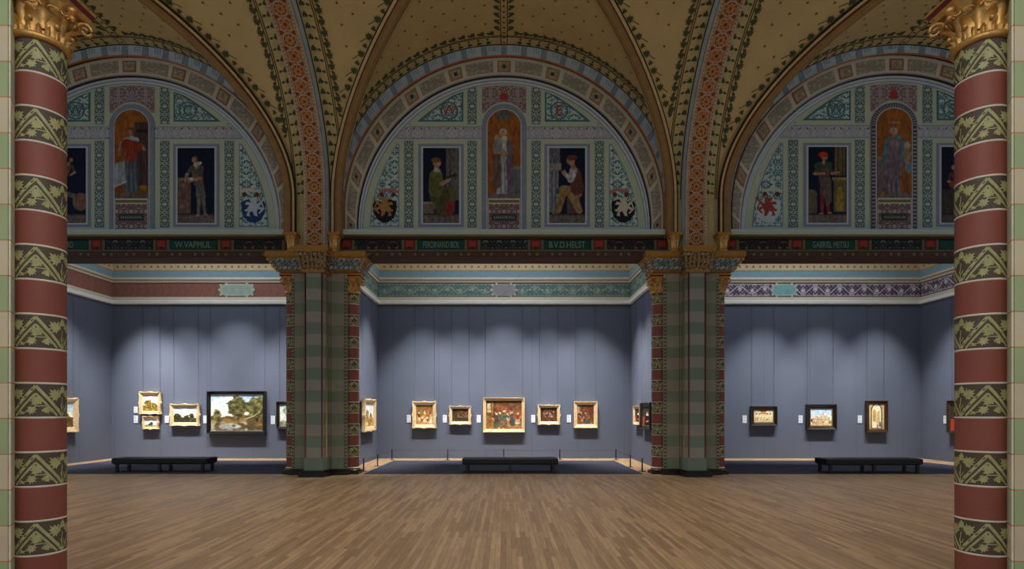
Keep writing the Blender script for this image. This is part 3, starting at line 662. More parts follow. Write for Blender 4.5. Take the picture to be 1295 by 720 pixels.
for i, (x, y, r, lab) in enumerate((
        (-4.44, 5.5, math.radians(60), 'tall red and leaf banded column at the left edge, gilt capital above'),
        (4.53, 5.5, math.radians(3), 'tall red and leaf banded column at the right edge, gilt capital above'),
        (PIERS[0] - .86, 17.02, 0, 'slim dark red column on the outer side of the pier beside the waterfall landscape'),
        (PIERS[0] + .86, 17.02, 0, 'slim red banded column before the edge-on gilt painting, left of the middle alcove'),
        (PIERS[1] - .86, 17.02, 0, 'slim red banded column at the right of the middle alcove, black frame behind it'),
        (PIERS[1] + .86, 17.02, 0, 'slim dark red column beside the alcove with three black framed paintings'))):
    c = proto if i == 0 else copy_thing(proto)
    c.location = (x, y, 0); 
    for ch in c.children:
        if ch.name.startswith('shaft'): ch.rotation_euler = (0, 0, r)
    c['label'] = lab; c['group'] = 'red banded columns'

# ------------------------------------------------------------------ piers
def banded(mb, plan, z0, z1, ma, mb_, joint, closed=True):
    """vertical prism walls split into colour bands level with the column bands, thin joint lines between"""
    zs = [z0]; k = -3
    while ZB0 + k * ZP / 2 < z1:
        z = ZB0 + k * ZP / 2
        if z > z0 + .01: zs.append(z)
        k += 1
    zs.append(z1); n = len(plan)
    for a, b in zip(zs, zs[1:]):
        j = int(math.floor(((a + b) / 2 - ZB0) / (ZP / 2)))
        m = ma if j % 2 else mb_
        for (lo, hi, mm) in ((a, b - .012, m), (b - .012, b, joint)):
            v = [(x, y, lo) for x, y in plan] + [(x, y, hi) for x, y in plan]
            mb.add(v, [(i, (i + 1) % n, n + (i + 1) % n, n + i) for i in range(n if closed else n - 1)], mm)
    mb.poly([(x, y, z1) for x, y in plan], ma)
def far_pier(xc, lab):
    t = thing('masonry_pier', lab, 'pier', (xc, 16.9, 0), 0, 'green banded piers'); o = -16.9
    m = MB(); banded(m, [(-.80, 16.70 + o), (.80, 16.70 + o), (.80, 16.80 + o), (.60, 16.80 + o), (.60, 17.3 + o), (-.60, 17.3 + o), (-.60, 16.80 + o), (-.80, 16.80 + o)], .17, 5.83, DIMSAGE, DIMCREAM, DIMCREAM)
    fm = lambda u, v, off: (u, 16.70 + o - off, v)
    z = .22
    while z < 5.7:                                               # painted dentil edge and fine lines on the faces
        for sg in (-1, 1): m.stamp(SQ, (sg * .765, z), .022, 0, fm, UMBER, .003)
        z += .1063
    for sg in (-1, 1):
        for xx in (.72, .34): m.strip([(sg * xx, .2), (sg * xx, 5.8)], .012, fm, UMBER, .003)
        for xx in (.5, .6): m.strip([(sg * xx, .2), (sg * xx, 5.8)], .007, fm, PGREY, .003)
        k = -2
        while ZB0 + k * ZP < 5.5:                                # ruled lines inside the grey courses
            for q in (.08, .16, .24):
                zz = ZB0 + k * ZP + q
                if zz > .3: m.strip([(sg * .36, zz), (sg * .7, zz)], .008, fm, PGREY, .003)
            k += 1
    m.build('core', t)
    m = MB(); banded(m, [(-.235, 16.2 + o), (.235, 16.2 + o), (.30, 16.45 + o), (.30, 16.7 + o), (-.30, 16.7 + o), (-.30, 16.45 + o)], .50, 5.75, PGREEN, PGREY, PGREEN)
    m.prism([(-.26, 16.17 + o), (.26, 16.17 + o), (.33, 16.45 + o), (.33, 16.69 + o), (-.33, 16.69 + o), (-.33, 16.45 + o)], .17, .52, PGREEN)
    pil = m.build('pilaster', t)
    m = MB()
    for sg in (-1, 1):
        m.tube([(sg * .232, 16.2 + o, .52), (sg * .232, 16.2 + o, 5.72)], .022, DRED, 8); m.tube([(sg * .29, 16.43 + o, .52), (sg * .29, 16.43 + o, 5.72)], .026, DGOLD, 8)
    m.build('edge_bead', pil)
    m = MB(); m.prism([(-.84, 16.55 + o), (.84, 16.55 + o), (.90, 16.62 + o), (.90, 16.72 + o), (.56, 16.72 + o), (.56, 17.3 + o), (-.56, 17.3 + o), (-.56, 16.72 + o), (-.9, 16.72 + o), (-.9, 16.62 + o)], .002, .10, BLACK)
    m.prism([(-.84, 16.62 + o), (.84, 16.62 + o), (.84, 16.72 + o), (.56, 16.72 + o), (.56, 17.3 + o), (-.56, 17.3 + o), (-.56, 16.72 + o), (-.84, 16.72 + o)], .10, .168, BLACK)
    m.prism([(-.36, 16.0 + o), (.36, 16.0 + o), (.42, 16.3 + o), (.42, 16.56 + o), (-.42, 16.56 + o), (-.42, 16.3 + o)], .002, .11, BLACK)
    m.prism([(-.31, 16.08 + o), (.31, 16.08 + o), (.37, 16.36 + o), (.37, 16.62 + o), (-.37, 16.62 + o), (-.37, 16.36 + o)], .11, .172, BLACK)
    m.build('plinth', t)
    m = MB(); m.frustum((-1.12, 1.12, 16.62 + o, 17.3 + o, 5.825), (-1.2, 1.2, 16.55 + o, 17.3 + o, 5.88), DGOLD); m.frustum((-1.2, 1.2, 16.55 + o, 17.3 + o, 5.88), (-1.36, 1.36, 16.36 + o, 17.3 + o, 6.17), IMPO)
    for sg in (-1, 1):                                           # gilt crockets on the flared corners
        for j in range(5):
            q = j / 4; c = (sg * (1.16 + .2 * q), 16.58 - .2 * q + o); zz = 5.87 + .28 * q; r = .05
            m.lathe([(.001, zz - r), (r * .8, zz - r * .6), (r, zz), (r * .7, zz + r * .7), (.001, zz + r)], c, GOLD, 9)
            c2 = (sg * (1.16 + .2 * q), 16.9 + o); m.lathe([(.001, zz - r), (r * .8, zz - r * .6), (r, zz), (r * .7, zz + r * .7), (.001, zz + r)], c2, GOLD, 9)
    m.build('impost', t)
    m = MB(); m.frustum((-1.36, 1.36, 16.36 + o, 17.3 + o, 6.17), (-1.42, 1.42, 16.30 + o, 17.3 + o, 6.22), DGOLD); m.frustum((-1.42, 1.42, 16.3 + o, 17.3 + o, 6.22), (-1.42, 1.42, 16.3 + o, 17.3 + o, 6.36), DGOLD)
    m.build('abacus', t)
    m = MB(); m.frustum((-.32, .32, 16.14 + o, 16.7 + o, 5.72), (-.34, .34, 16.12 + o, 16.7 + o, 5.80), DGOLD); m.frustum((-.31, .31, 16.14 + o, 16.62 + o, 5.80), (-.45, .45, 15.98 + o, 16.5 + o, 6.26), CAPO)
    m.frustum((-.45, .45, 15.98 + o, 16.4 + o, 6.26), (-.48, .48, 15.95 + o, 16.4 + o, 6.42), DGOLD)
    for i in range(7):
        xx = -.33 + .11 * i
        for (zz, f, dy) in ((5.84, .15, 16.11), (6.0, .22, 16.04)):
            n = 6; v = []
            for k in range(n):
                tt = k / (n - 1)
                for q in (-1, 0, 1): v.append((xx * (1 + .35 * (zz - 5.8 + f * tt)) + q * .05 * (1 - tt * .7), dy + o - .06 * tt - (.02 if q == 0 else 0) - .05 * max(0, tt - .6), zz + f * tt))
            m.add(v, [(k * 3 + j, k * 3 + j + 1, k * 3 + j + 4, k * 3 + j + 3) for k in range(n - 1) for j in range(2)], CAPL, True)
    m.build('pilaster_capital', t)
    return t
far_pier(PIERS[0], 'green and grey banded pier between the waterfall landscape and the middle alcove')
far_pier(PIERS[1], 'green and grey banded pier between the middle alcove and the three black framed paintings')
for sg, xc, lab in ((-1, -4.44, 'sage and cream banded pier at the very left edge, behind the leaf banded column'), (1, 4.53, 'sage and cream banded pier at the very right edge, behind the leaf banded column')):
    t = thing('masonry_pier', lab, 'pier', (xc, 5.5, 0), 0, 'cream banded piers'); m = MB()
    pl = [(sg * 3.0, -.35), (sg * -.05, -.35), (sg * -.05, -.35)]
    plan = [(sg * 3.0, -.35), (sg * .005, -.35), (sg * .212, .0), (sg * .42, .5), (sg * 3.0, .5)]
    if sg > 0: plan = plan[::-1]
    banded(m, plan, .2, 6.3, GREEN, CREAM, JOINT); m.build('core', t)
    m = MB(); banded(m, [(sg * -.004, -.354), (sg * .205, -.008), (sg * .20, .012), (sg * -.012, -.34)][::-1 if sg > 0 else 1], .2, 6.3, EDGE, mat('chamfer cream', rgb(222, 210, 178), .65), JOINT); m.build('chamfer', t)
    m = MB(); m.prism([(sg * 3.0, -.42), (sg * -.02, -.42), (sg * .205, -.06), (sg * .29, .0), (sg * .29, .28), (sg * .45, .56), (sg * 3.0, .56)][::1 if sg < 0 else -1], 0.002, .2, BLACK); m.build('plinth', t)

# ------------------------------------------------------------------ nave vault
def arc_table(a, h):
    th = np.linspace(-PI / 2, PI / 2, 600); x = a * np.sin(th); z = h * np.cos(th)
    L = np.concatenate([[0], np.cumsum(np.hypot(np.diff(x), np.diff(z)))]); L -= L[-1] / 2; return th, L
RIBX = [-5.40, 5.36]
RW = .30                         # transverse rib half width
def vault(nm, xc, a, exL, exR):
    """cross vault over one bay: far, near, left and right cells, painted borders of leaves"""
    m = MB(); b = BH; N = 56
    thA, LA = arc_table(a, ZH); thB, LB = arc_table(b, ZH)
    def A(u, v, off):
        th = np.interp(u, LA, thA); s = math.sin(th); c = math.cos(th); return (xc + a * s - off * s, YC + b - v, ZC + ZH * c - off * c)
    def Bc(sg, edge):
        def f(u, v, off): th = np.interp(u, LB, thB); s = math.sin(th); c = math.cos(th); return (xc + sg * (edge - v), YC + b * s - off * s, ZC + ZH * c - off * c)
        return f
    ths = np.linspace(-PI / 2, PI / 2, N + 1)
    for sg in (1, -1):
        v = []
        for th in ths:
            s = math.sin(th)
            for q in (0, .25, .5, .75, 1): y = abs(s) * b + (b - abs(s) * b) * q; v.append((xc + a * s, YC + sg * y, ZC + ZH * math.cos(th)))
        m.add(v, [(i * 5 + j, i * 5 + j + 1, i * 5 + j + 6, i * 5 + j + 5) for i in range(N) for j in range(4)], OCHRE, True)
        v = []; ex = exR if sg > 0 else exL
        for th in ths:
            s = math.sin(th)
            for q in (0, .25, .5, .75, 1): x = abs(s) * a + (a + ex - abs(s) * a) * q; v.append((xc + sg * x, YC + b * s, ZC + ZH * math.cos(th)))
        m.add(v, [(i * 5 + j, i * 5 + j + 1, i * 5 + j + 6, i * 5 + j + 5) for i in range(N) for j in range(4)], OCHRE, True)
    # flanks of the stilted springing
    for sg, ex in ((1, exR), (-1, exL)):
        m.add([(xc + sg * a, YW, ZBASE - .6), (xc + sg * (a + ex), YW, ZBASE - .6), (xc + sg * (a + ex), YW, ZC), (xc + sg * a, YW, ZC)], [(0, 1, 2, 3)], VCREAM)
    root = m.build('ceiling_vault_' + nm, kind='structure')
    d = MB(); O = .012
    # --- far cell: borders along the wall arch, ridge line, dots
    LAh = LA[-1]; us = np.linspace(-LAh, LAh, 90)
    def inside(u, v, mg=.12): th = np.interp(u, LA, thA); return b - v > abs(math.sin(th)) * b + mg
    for v0, w_ in ((.02, .05), (.36, .022), (.41, .022)):
        pts = [(u, v0) for u in us if inside(u, v0, .02)]; d.strip(pts, w_, A, VLINE, O)
    pts = [(u, .19) for u in us if inside(u, .19, .02)]; d.strip(pts, .30, A, VCREAM, O * .6)
    n = int(2 * LAh / .27)
    for i in range(n):
        u = -LAh + (i + .5) * 2 * LAh / n
        if abs(u) < .2: continue
        sgn = 1 if u > 0 else -1
        if inside(u, .5, .25):
            d.stamp(LEAF3, (u, .44), .22, sgn * .5, A, VLEAF, O, 1)
            d.stamp(DROP, (u + .03, .47), .15, -sgn * .9, A, VLEAF, O)
        if inside(u, .2, .1):
            d.stamp(LEAF3, (u, .05), .18, -sgn * .45, A, VLEAF, O); d.stamp(DROP, (u + sgn * .09, .33), .12, PI - sgn * .5, A, VLEAF, O)
    for q in (-.09, .09): d.strip([(q, .05), (q, b - .3)], .022, A, VLINE, O)
    for i in range(24): d.stamp(SQ, (0, .12 + i * .21), .028, 0, A, VLINE, O)
    for i in range(int((b - 1) / .27)):
        for sg in (-1, 1): d.stamp(LEAF3, (sg * .12, .72 + i * .27), .19, -sg * 1.1, A, VLEAF, O); d.stamp(DROP, (sg * .12, .62 + i * .27), .13, -sg * .5, A, VLEAF, O)
    for r in range(12):
        v = .9 + r * .36
        for i in range(int(LAh / .55) + 1):
            for sg in (-1, 1):
                u = sg * (i * .55 + (.275 if r % 2 else .0) + .5)
                if abs(u) < LAh and inside(u, v, .35): d.stamp(LEAF3, (u, v), .085, 0, A, VDOT, O)
    # --- side cells (far half): border along the transverse rib, vine along the diagonal, dots
    LBh = LB[-1]
    for sg, ex in ((1, exR), (-1, exL)):
        edge = a + ex; f = Bc(sg, edge)
        def ins(u, v, mg=.12): th = np.interp(u, LB, thB); return edge - v > abs(math.sin(th)) * a + mg
        ub = np.linspace(-.5, LBh, 60)
        d.strip([(u, .17) for u in ub if ins(u, .17, .02)], .34, f, VCREAM, O * .6)
        for v0, w_ in ((.02, .05), (.36, .022), (.41, .022)): d.strip([(u, v0) for u in ub if ins(u, v0, .02)], w_, f, VLINE, O)
        n = int(LBh / .26)
        for i in range(n):
            u = i * .26 + .1
            if ins(u, .6, .2): d.stamp(LEAF5, (u, .43), .21, .5, f, VLEAF, O); d.stamp(DROP, (u + .06, .46), .14, -.7, f, VLEAF, O)
            if ins(u, .2, .1): d.stamp(LEAF3, (u, .06), .18, -.5, f, VLEAF, O); d.stamp(DROP, (u + .1, .33), .12, PI - .4, f, VLEAF, O)
        u = .6
        while u < LBh - .3:                                     # vine leaves following the diagonal rib
            th = np.interp(u, LB, thB); v = edge - a * math.sin(th) - .38; 
            if v > .55: 
                dv = -a * math.cos(th) / math.hypot(b * math.cos(th), ZH * math.sin(th)); rot = math.atan2(1, -dv * 0 + .0) - PI / 2
                d.stamp(LEAF5, (u, v), .21, .3, f, VLEAF, O); d.stamp(LEAF3, (u + .13, v - .1), .15, -1.0, f, VLEAF, O); d.strip([(u, v + .02), (u + .1, v + .02 + dv * .1 - .12)], .02, f, VLEAF, O)
            u += .40
        for r in range(16):
            v = .95 + r * .33
            for i in range(int(LBh / .5)):
                u = i * .5 + (.25 if r % 2 else 0)
                if ins(u, v, .75): d.stamp(LEAF3, (u, v), .085, 0, f, VDOT, O)
    d.build('leaf_border', root)
    # --- diagonal ribs
    prof = [(-.19, .0, VLINE), (-.19, .07, VLINE), (-.155, .09, VCREAM), (-.13, .10, VCREAM), (-.12, .16, DRED), (-.085, .235, ROLL), (-.035, .275, ROLL), (.035, .275, ROLL), (.085, .235, ROLL), (.12, .16, ROLL),
            (.13, .10, DRED), (.155, .09, VCREAM), (.19, .07, VCREAM), (.19, .0, VLINE)]
    r = MB()
    for sx in (-1, 1):
        for sy in (1, -1):
            path = [Vector((xc + sx * a, YC + sy * b, z)) for z in (6.85, 7.2, 7.6)] + [Vector((xc + sx * a * math.sin(t), YC + sy * b * math.sin(t), ZC + ZH * math.cos(t))) for t in np.linspace(PI / 2, 0, 44)]
            hd = Vector((sx * a, sy * b, 0)).normalized(); side = Vector((-hd.y, hd.x, 0))
            for (w0, d0, m0), (w1, d1, m1) in zip(prof, prof[1:]):
                v = []
                for i, p in enumerate(path):
                    t = (path[min(i + 1, len(path) - 1)] - path[max(i - 1, 0)]).normalized(); nn = side.cross(t).normalized()
                    if nn.z > 0 or (abs(nn.z) < .05 and nn.dot(hd) > 0): nn = -nn
                    v.append(p + side * w0 + nn * d0); v.append(p + side * w1 + nn * d1)
                r.add(v, [(2 * i, 2 * i + 1, 2 * i + 3, 2 * i + 2) for i in range(len(path) - 1)], m1, False)
    r.build('diagonal_rib', root)
edges = {'left': (.5, RIBX[0] - RW - (BAYS[0][1] + BAYS[0][2])), 'center': (BAYS[1][1] - BAYS[1][2] - (RIBX[0] + RW), RIBX[1] - RW - (BAYS[1][1] + BAYS[1][2])), 'right': (BAYS[2][1] - BAYS[2][2] - (RIBX[1] + RW), .5)}
for (nm, xc, a, sc, sz) in BAYS: vault(nm, xc, a, max(.02, edges[nm][0]), max(.02, edges[nm][1]))

def transverse(k, xr):
    m = MB(); b2, h2 = BH - .38, ZH - .34; th, L = arc_table(b2, h2)
    zs0 = 6.42; ext = ZC - zs0                                  # stilted foot
    def pos(u):                                                 # u from the far springing
        if u < ext: return YC + b2, zs0 + u, (0, 1.0)
        t = np.interp(-(u - ext) + L[-1], L, th); return YC + b2 * math.sin(t), ZC + h2 * math.cos(t), (math.cos(t), math.sin(t))
    T = ext + 2 * L[-1]
    def soff(u, v, off): y, z, (cz, cy) = pos(max(u, 0)); return (xr + v, y - off * cy, z - off * cz)
    us = list(np.linspace(0, ext, 6)) + list(np.linspace(ext, T, 80))[1:]
    def col(d0, d1, w0, w1, mm):
        v = []
        for u in us: v.append(soff(u, w0, d0)); v.append(soff(u, w1, d1))
        m.add(v, [(2 * i, 2 * i + 1, 2 * i + 3, 2 * i + 2) for i in range(len(us) - 1)], mm, True)
    col(0, 0, -.25, .25, RIBG); col(0, 0, .25, .30, RIBP); col(0, 0, -.30, -.25, RIBP)
    col(0, -.05, .30, .315, VOUSD); col(0, -.05, -.30, -.315, VOUSD); col(-.05, -.5, .315, .315, RIBB); col(-.05, -.5, -.315, -.315, RIBB)
    root = m.build('trim_rib_' + k, kind='structure')
    d = MB(); half = T * .52; u = .3; i = 0; O = .006
    for sg in (-1, 1):
        d.strip([(q, sg * .235) for q in np.linspace(0, half, 60)], .05, soff, RIBP, O)
        q = .05
        while q < half: d.stamp(DIA, (q, sg * .235), .02, 0, soff, RIBR, O * 1.6); q += .09
    while u < half:
        if i % 2 == 0:
            d.stamp(DISC, (u, 0), .175, 0, soff, RIBP, O); d.stamp(DISC, (u, 0), .15, 0, soff, RIBR, O * 1.5)
            for q in range(8): d.stamp(PETAL, (u, 0), .14, q * PI / 4, soff, RIBO, O * 2)
            d.stamp(DISC, (u, 0), .035, 0, soff, RIBR, O * 2.4)
        else:
            for q in range(4): a = PI / 4 + q * PI / 2; d.stamp(DISC, (u + .085 * math.cos(a), .085 * math.sin(a)), .09, 0, soff, RIBP, O); d.stamp(DISC, (u + .085 * math.cos(a), .085 * math.sin(a)), .068, 0, soff, RIBG, O * 1.5)
            d.stamp(DIA, (u, 0), .11, 0, soff, RIBO, O * 2); d.stamp(DISC, (u, 0), .045, 0, soff, RIBR, O * 2.4)
        for sg in (-1, 1):
            d.strip([(u - .18, sg * .02), (u - .1, sg * .19), (u, sg * .2), (u + .1, sg * .19), (u + .18, sg * .02)], .018, soff, RIBP, O * 1.2)
            for q in (-.16, .16): d.stamp(DROP, (u + q, sg * .2), .1, sg * -.1 + (PI if sg > 0 else 0) , soff, RIBR, O)
        u += .36; i += 1
    d.build('painted_rosettes', root)
for k, x in zip(('left', 'right'), RIBX): transverse(k, x)

# ------------------------------------------------------------------ lunettes
def lunette(nm, xc, a_v, sc, sz, arms, letters, plate):
    def Q(px, py, Y): return (xc + (px - 637.5) * sc * Y / F, Y, H + ((297 - py) * sz + 223) * Y / F)
    def ring_pts(t, n=64, base=297.0):
        A_ = 212 - 27 * t; top = 56.5 + 40.5 * t; yc = 252.6 + 33.4 * t; b = yc - top
        pts = [(637.5 - A_, base)] if yc < base - .5 else []
        pts += [(637.5 - A_ * math.cos(q), yc - b * math.sin(q)) for q in np.linspace(0, PI, n)]
        if yc < base - .5: pts.append((637.5 + A_, base))
        return pts
    YF = 16.98
    w = MB()
    w.poly([Q(x, y, YF) for x, y in ring_pts(1.25)], FIELD)
    w.box(xc - a_v - .9, xc + a_v + .9, 17.05, 17.3, 6.28, 12.6, FIELD)          # body of the wall behind
    root = w.build('wall_upper_' + nm, kind='structure')
    r = MB()
    for (t0, Y0, t1, Y1, mm) in ((-.02, YW + .02, 0.0, YW, VLINE), (0, YW, .32, YW + .02, VOUS), (.32, YW - .03, .37, YW + .02, ORANGE), (.37, YW + .02, .40, 16.85, UMBER), (.40, 16.85, .93, 16.87, BEIGE), (.93, 16.87, .97, 16.86, MAUVE), (.97, 16.86, 1.03, 16.97, UMBER),
                                 (1.03, 16.92, 1.10, 16.92, PALE), (1.10, 16.92, 1.13, 16.95, MAUVE), (1.13, 16.95, 1.2, 16.95, PALE), (1.2, 16.95, 1.23, 16.97, MAUVE), (1.23, 16.97, 1.28, 16.975, FIELD)):
        p0, p1 = ring_pts(t0, 64), ring_pts(t1, 64)
        while len(p0) < 66: p0 = [(p0[0][0], 297)] + p0 + [(p0[-1][0], 297)]
        while len(p1) < 66: p1 = [(p1[0][0], 297)] + p1 + [(p1[-1][0], 297)]
        v = []
        for (a, b), (c, d) in zip(p0, p1): v.append(Q(a, b, Y0)); v.append(Q(c, d, Y1))
        r.add(v, [(2 * i, 2 * i + 1, 2 * i + 3, 2 * i + 2) for i in range(len(p0) - 1)], mm, False)
    # ring coordinates: s along the arch (px from the crown), t across
    mid = ring_pts(.6, 200); cum = [0]
    for (a, b), (c, d) in zip(mid, mid[1:]): cum.append(cum[-1] + math.hypot(c - a, d - b))
    tot = cum[-1]; fr = np.linspace(0, 1, len(mid))
    def RM(Y, pick):
        def f(s, t, off):
            q = np.interp(s + tot / 2, cum, range(len(mid))); i = int(min(q, len(mid) - 2)); fq = q - i
            p0 = ring_pts(t, 200); 
            if len(p0) < len(mid): p0 = [(p0[0][0], 297)] + p0 + [(p0[-1][0], 297)]
            x = p0[i][0] + (p0[i + 1][0] - p0[i][0]) * fq; y = p0[i][1] + (p0[i + 1][1] - p0[i][1]) * fq; return Q(x, y, Y - off)
        return f
    va = RM(YW + .01, 0); be = RM(16.855, 0)
    def quad(mp, s0, s1, t0, t1, mm, off):
        n = 4; v = []
        for i in range(n + 1): s = s0 + (s1 - s0) * i / n; v.append(mp(s, t0, off)); v.append(mp(s, t1, off))
        r.add(v, [(2 * i, 2 * i + 1, 2 * i + 3, 2 * i + 2) for i in range(n)], mm, uv=[(p[0] * .9, (p[2]) * .9) for p in v])
    s = 0; i = 0
    while s < tot / 2 - 6:
        for sg in ((1, -1) if i else (1,)):
            quad(va, sg * s - 3.5, sg * s + 3.5, .02, .31, VOUSD, .012)
            for q in (-6.5, -9.5, -12.5): quad(va, sg * s + sg * q - .4, sg * s + sg * q + .4, .03, .2, MAUVE, .012)
        s += 24; i += 1
    s = 0; i = 0
    while s < tot / 2 - 8:
        for sg in ((1, -1) if i else (1,)):
            c = sg * s
            quad(be, c - 8.5, c + 8.5, .50, .86, OSQ if nm == 'center' else OSQR, .008); quad(be, c - 6.5, c + 6.5, .54, .81, BEIGED, .014)
            quad(be, c - 2.2, c + 2.2, .62, .73, OSQ if nm != 'center' else UMBER, .02)
            for s2 in ((1, -1) if i == 0 else (sg,)):
                e0, e1 = c + s2 * 14, min(s + 63 - 14, tot / 2 - 5) * s2
                if abs(e1) > abs(e0) + 5: quad(be, e0, e1, .5, .86, BEIGED, .008)
        s += 63; i += 1
    r.build('arch_ring', root)
    # ---- field ornament
    o = MB(); YO = YF
    def rect(x0, y0, x1, y1, mm, off, uvs=None):
        v = [Q(x0, y1, YO - off), Q(x1, y1, YO - off), Q(x1, y0, YO - off), Q(x0, y0, YO - off)]
        c = (v[0][0] + v[1][0]) / 2; o.add(v, [(0, 1, 2, 3)], mm, uv=[(p[0] - c, p[2]) for p in v])
    def framed(x0, y0, x1, y1, mm, fm, off, e=2.0):
        rect(x0, y0, x1, y1, fm, off); rect(x0 + e, y0 + e, x1 - e, y1 - e, mm, off + .006)
    for sg in (-1, 1):
        X = lambda d: 637.5 + sg * d
        def fr2(d0, y0, d1, y1, mm, fm, off, e=2.0): x0, x1 = sorted((X(d0), X(d1))); framed(x0, y0, x1, y1, mm, fm, off, e)
        fr2(34.5, 178, 46.5, 288, STRIP, MAUVE, .006, .8); fr2(114.5, 178, 126.5, 288, STRIP, MAUVE, .006, .8); fr2(34.5, 108, 46.5, 157.5, STRIP, MAUVE, .006, .8)
        x0, x1 = sorted((X(28.5), X(147))); rect(x0, 160, x1, 176, MAUVE, .005); rect(x0, 161, x1, 175, BANDO, .01)
        # upper corner triangle with an initial
        def tri(e): return [(51.5 + e, 154 - e), (110 - e * 3.2, 154 - e), (97 - e * 1.8, 143), (82 - e, 132.0 + e * .5), (66, 121.5 + e * 1.1), (51.5 + e, 114.5 + e * 1.4)]
        for e, mm, off in ((0, TEAL, .006), (2.2, SCROLL, .012)):
            v = [Q(X(d), y, YO - off) for d, y in tri(e)]; o.add(v, [tuple(range(6))], mm, uv=[(p[0], p[2]) for p in v])
        fm = lambda u, v, off: Q(X(u), v, YO - off)
        o.stamp(disc(20), (69.5, 140), 11.5, 0, fm, TEAL, .016); o.add([fm(69.5 + 9.5 * x, 140 + 9.5 * y, .02) for x, y in disc(20)], [tuple(range(20))], SCROLL, uv=[(x * .25, y * .25) for x, y in disc(20)])
        # small mauve triangles by the arch
        o.add([Q(X(d), y, YO - .006) for d, y in ((118, 158), (140, 158), (129, 148), (118, 140))], [(0, 1, 2, 3)], MAUVE)
        # quarter field with shield and crest
        def qr(e): return [(132.5 + e, 287 - e), (170 - e, 287 - e), (168 - e, 262), (162 - e, 238), (153 - e, 214), (142 - e * .8, 192), (136 - e * .3, 182 + e * 1.5), (132.5 + e, 182 + e * 1.5)]
        for e, mm, off in ((0, MAUVE, .006), (1.3, SCROLL, .012)):
            v = [Q(X(d), y, YO - off) for d, y in qr(e)]; o.add(v, [tuple(range(8))], mm, uv=[(p[0] * 1.1, p[2] * .8) for p in v])
        fy = lambda u, v, off: Q(X(u), 2 * 264 - v, YO - off)
        shl = [(-15, 9), (-15, -2), (-12, -11), (-5, -17), (2, -18), (9, -14), (14, -6), (15, 5), (12, 11), (3, 8), (-6, 12)]
        sc_ = arms[0 if sg < 0 else 1]
        v = [Q(X(151 + x), 264 - y, YO - .018) for x, y in shl]; o.add(v, [tuple(range(len(v)))], sc_[0])
        beast = [(-9, 8), (-4, 9), (-5, 4), (-1, 2), (2, 8), (6, 9), (5, 3), (7, -1), (12, 2), (13, -2), (8, -4), (12, -8), (10, -11), (6, -7), (4, -11), (6, -15), (2, -16), (-1, -14), (-5, -15), (-4, -11), (-2, -9), (-9, -10), (-11, -6), (-5, -6), (-8, -1), (-12, 1), (-9, 3), (-6, 1), (-8, 5)]
        v = [Q(X(150.5 + x * .92), 265 + y * .98, YO - .024) for x, y in beast]; o.add(v, [tuple(range(len(v)))], sc_[1])
        tl = [(158, 270), (164, 264), (161, 256), (165, 250)]; o.strip(tl, [2, 2, 1.6, 3.4], lambda u, v, off: Q(X(u), v, YO - off), sc_[1], .026)
        o.strip([(134, 243), (142, 240), (150, 241), (158, 243)], 4, lambda u, v, off: Q(X(u), v, YO - off), sc_[2], .02)
        for xx in (140, 155): o.stamp(disc(8), (xx, 246), 3, 0, lambda u, v, off: Q(X(u), v, YO - off), DRED, .024)
    # centre top panel
    for x0, x1 in ((609.5, 637.5), (637.5, 665.5)):
        sg = 1 if x1 > 640 else -1; v = [(637.5, 107), (637.5 + sg * 28, 107), (637.5 + sg * 28, 143)] + [(637.5 + sg * 29 * math.cos(q), 160 - 31 * math.sin(q)) for q in np.linspace(.6, PI / 2, 8)]
        vv = [Q(a, b, YO - .006) for a, b in v]; o.add(vv, [tuple(range(len(vv)))], PINKO, uv=[(p[0] - xc, p[2]) for p in vv])
    o.stamp(LEAF5, (637.5, 128), -14 * 1.0, 0, lambda u, v, off: Q(u, v, YO - off), FRED if nm != 'left' else MAUVE, .014)
    # niche surround
    def arch(hw, top, bot, n=20): 
        yc = top + hw; return [(637.5 - hw, bot)] + [(637.5 - hw * math.cos(q), yc - hw * math.sin(q)) for q in np.linspace(0, PI, n)] + [(637.5 + hw, bot)]
    for hw, top, bot, mm, off in ((28.2, 131.5, 293, MAUVE, .02), (27.2, 132.5, 293, VOUSD if nm != 'right' else UMBER, .024), (22.2, 137.5, 293, PALE, .028), (20.9, 138.8, 293, UMBER, .032)):
        v = [Q(a, b, YO - off) for a, b in arch(hw, top, bot)]; o.add(v, [tuple(range(len(v)))], mm)
    for q in np.linspace(0, PI, 26):                             # small blocks round the niche band
        o.add([Q(637.5 - 26.6 * math.cos(q + d_), 160 - 26.6 * math.sin(q + d_), YO - .030) if k in (0, 1) else Q(637.5 - 22.8 * math.cos(q + d_), 160 - 22.8 * math.sin(q + d_), YO - .030) for k, d_ in enumerate((-.035, .035, .035, -.035))], [(0, 1, 2, 3)], MAUVE)
    yy = 164
    while yy < 291:
        for sg in (-1, 1): x0, x1 = sorted((637.5 + sg * 22.8, 637.5 + sg * 26.6)); rect(x0, yy, x1, yy + 2.6, MAUVE, .030)
        yy += 4.8
    # predella under the niche
    rect(617.2, 251, 657.8, 293, BEIGE, .036); rect(618, 258, 657, 292, PREDO, .040); rect(618, 253, 657, 256.5, FOLV, .040)
    # panel frames
    for x0, x1 in ((529, 586.5), (688.5, 746)):
        rect(x0, 182, x1, 287, MAUVE, .008); rect(x0 + 3.6, 185.2, x1 - 3.6, 284, PALE, .014); rect(x0 + 6, 187.2, x1 - 6, 281.8, UMBER, .018)
    o.build('painted_ornament', root)
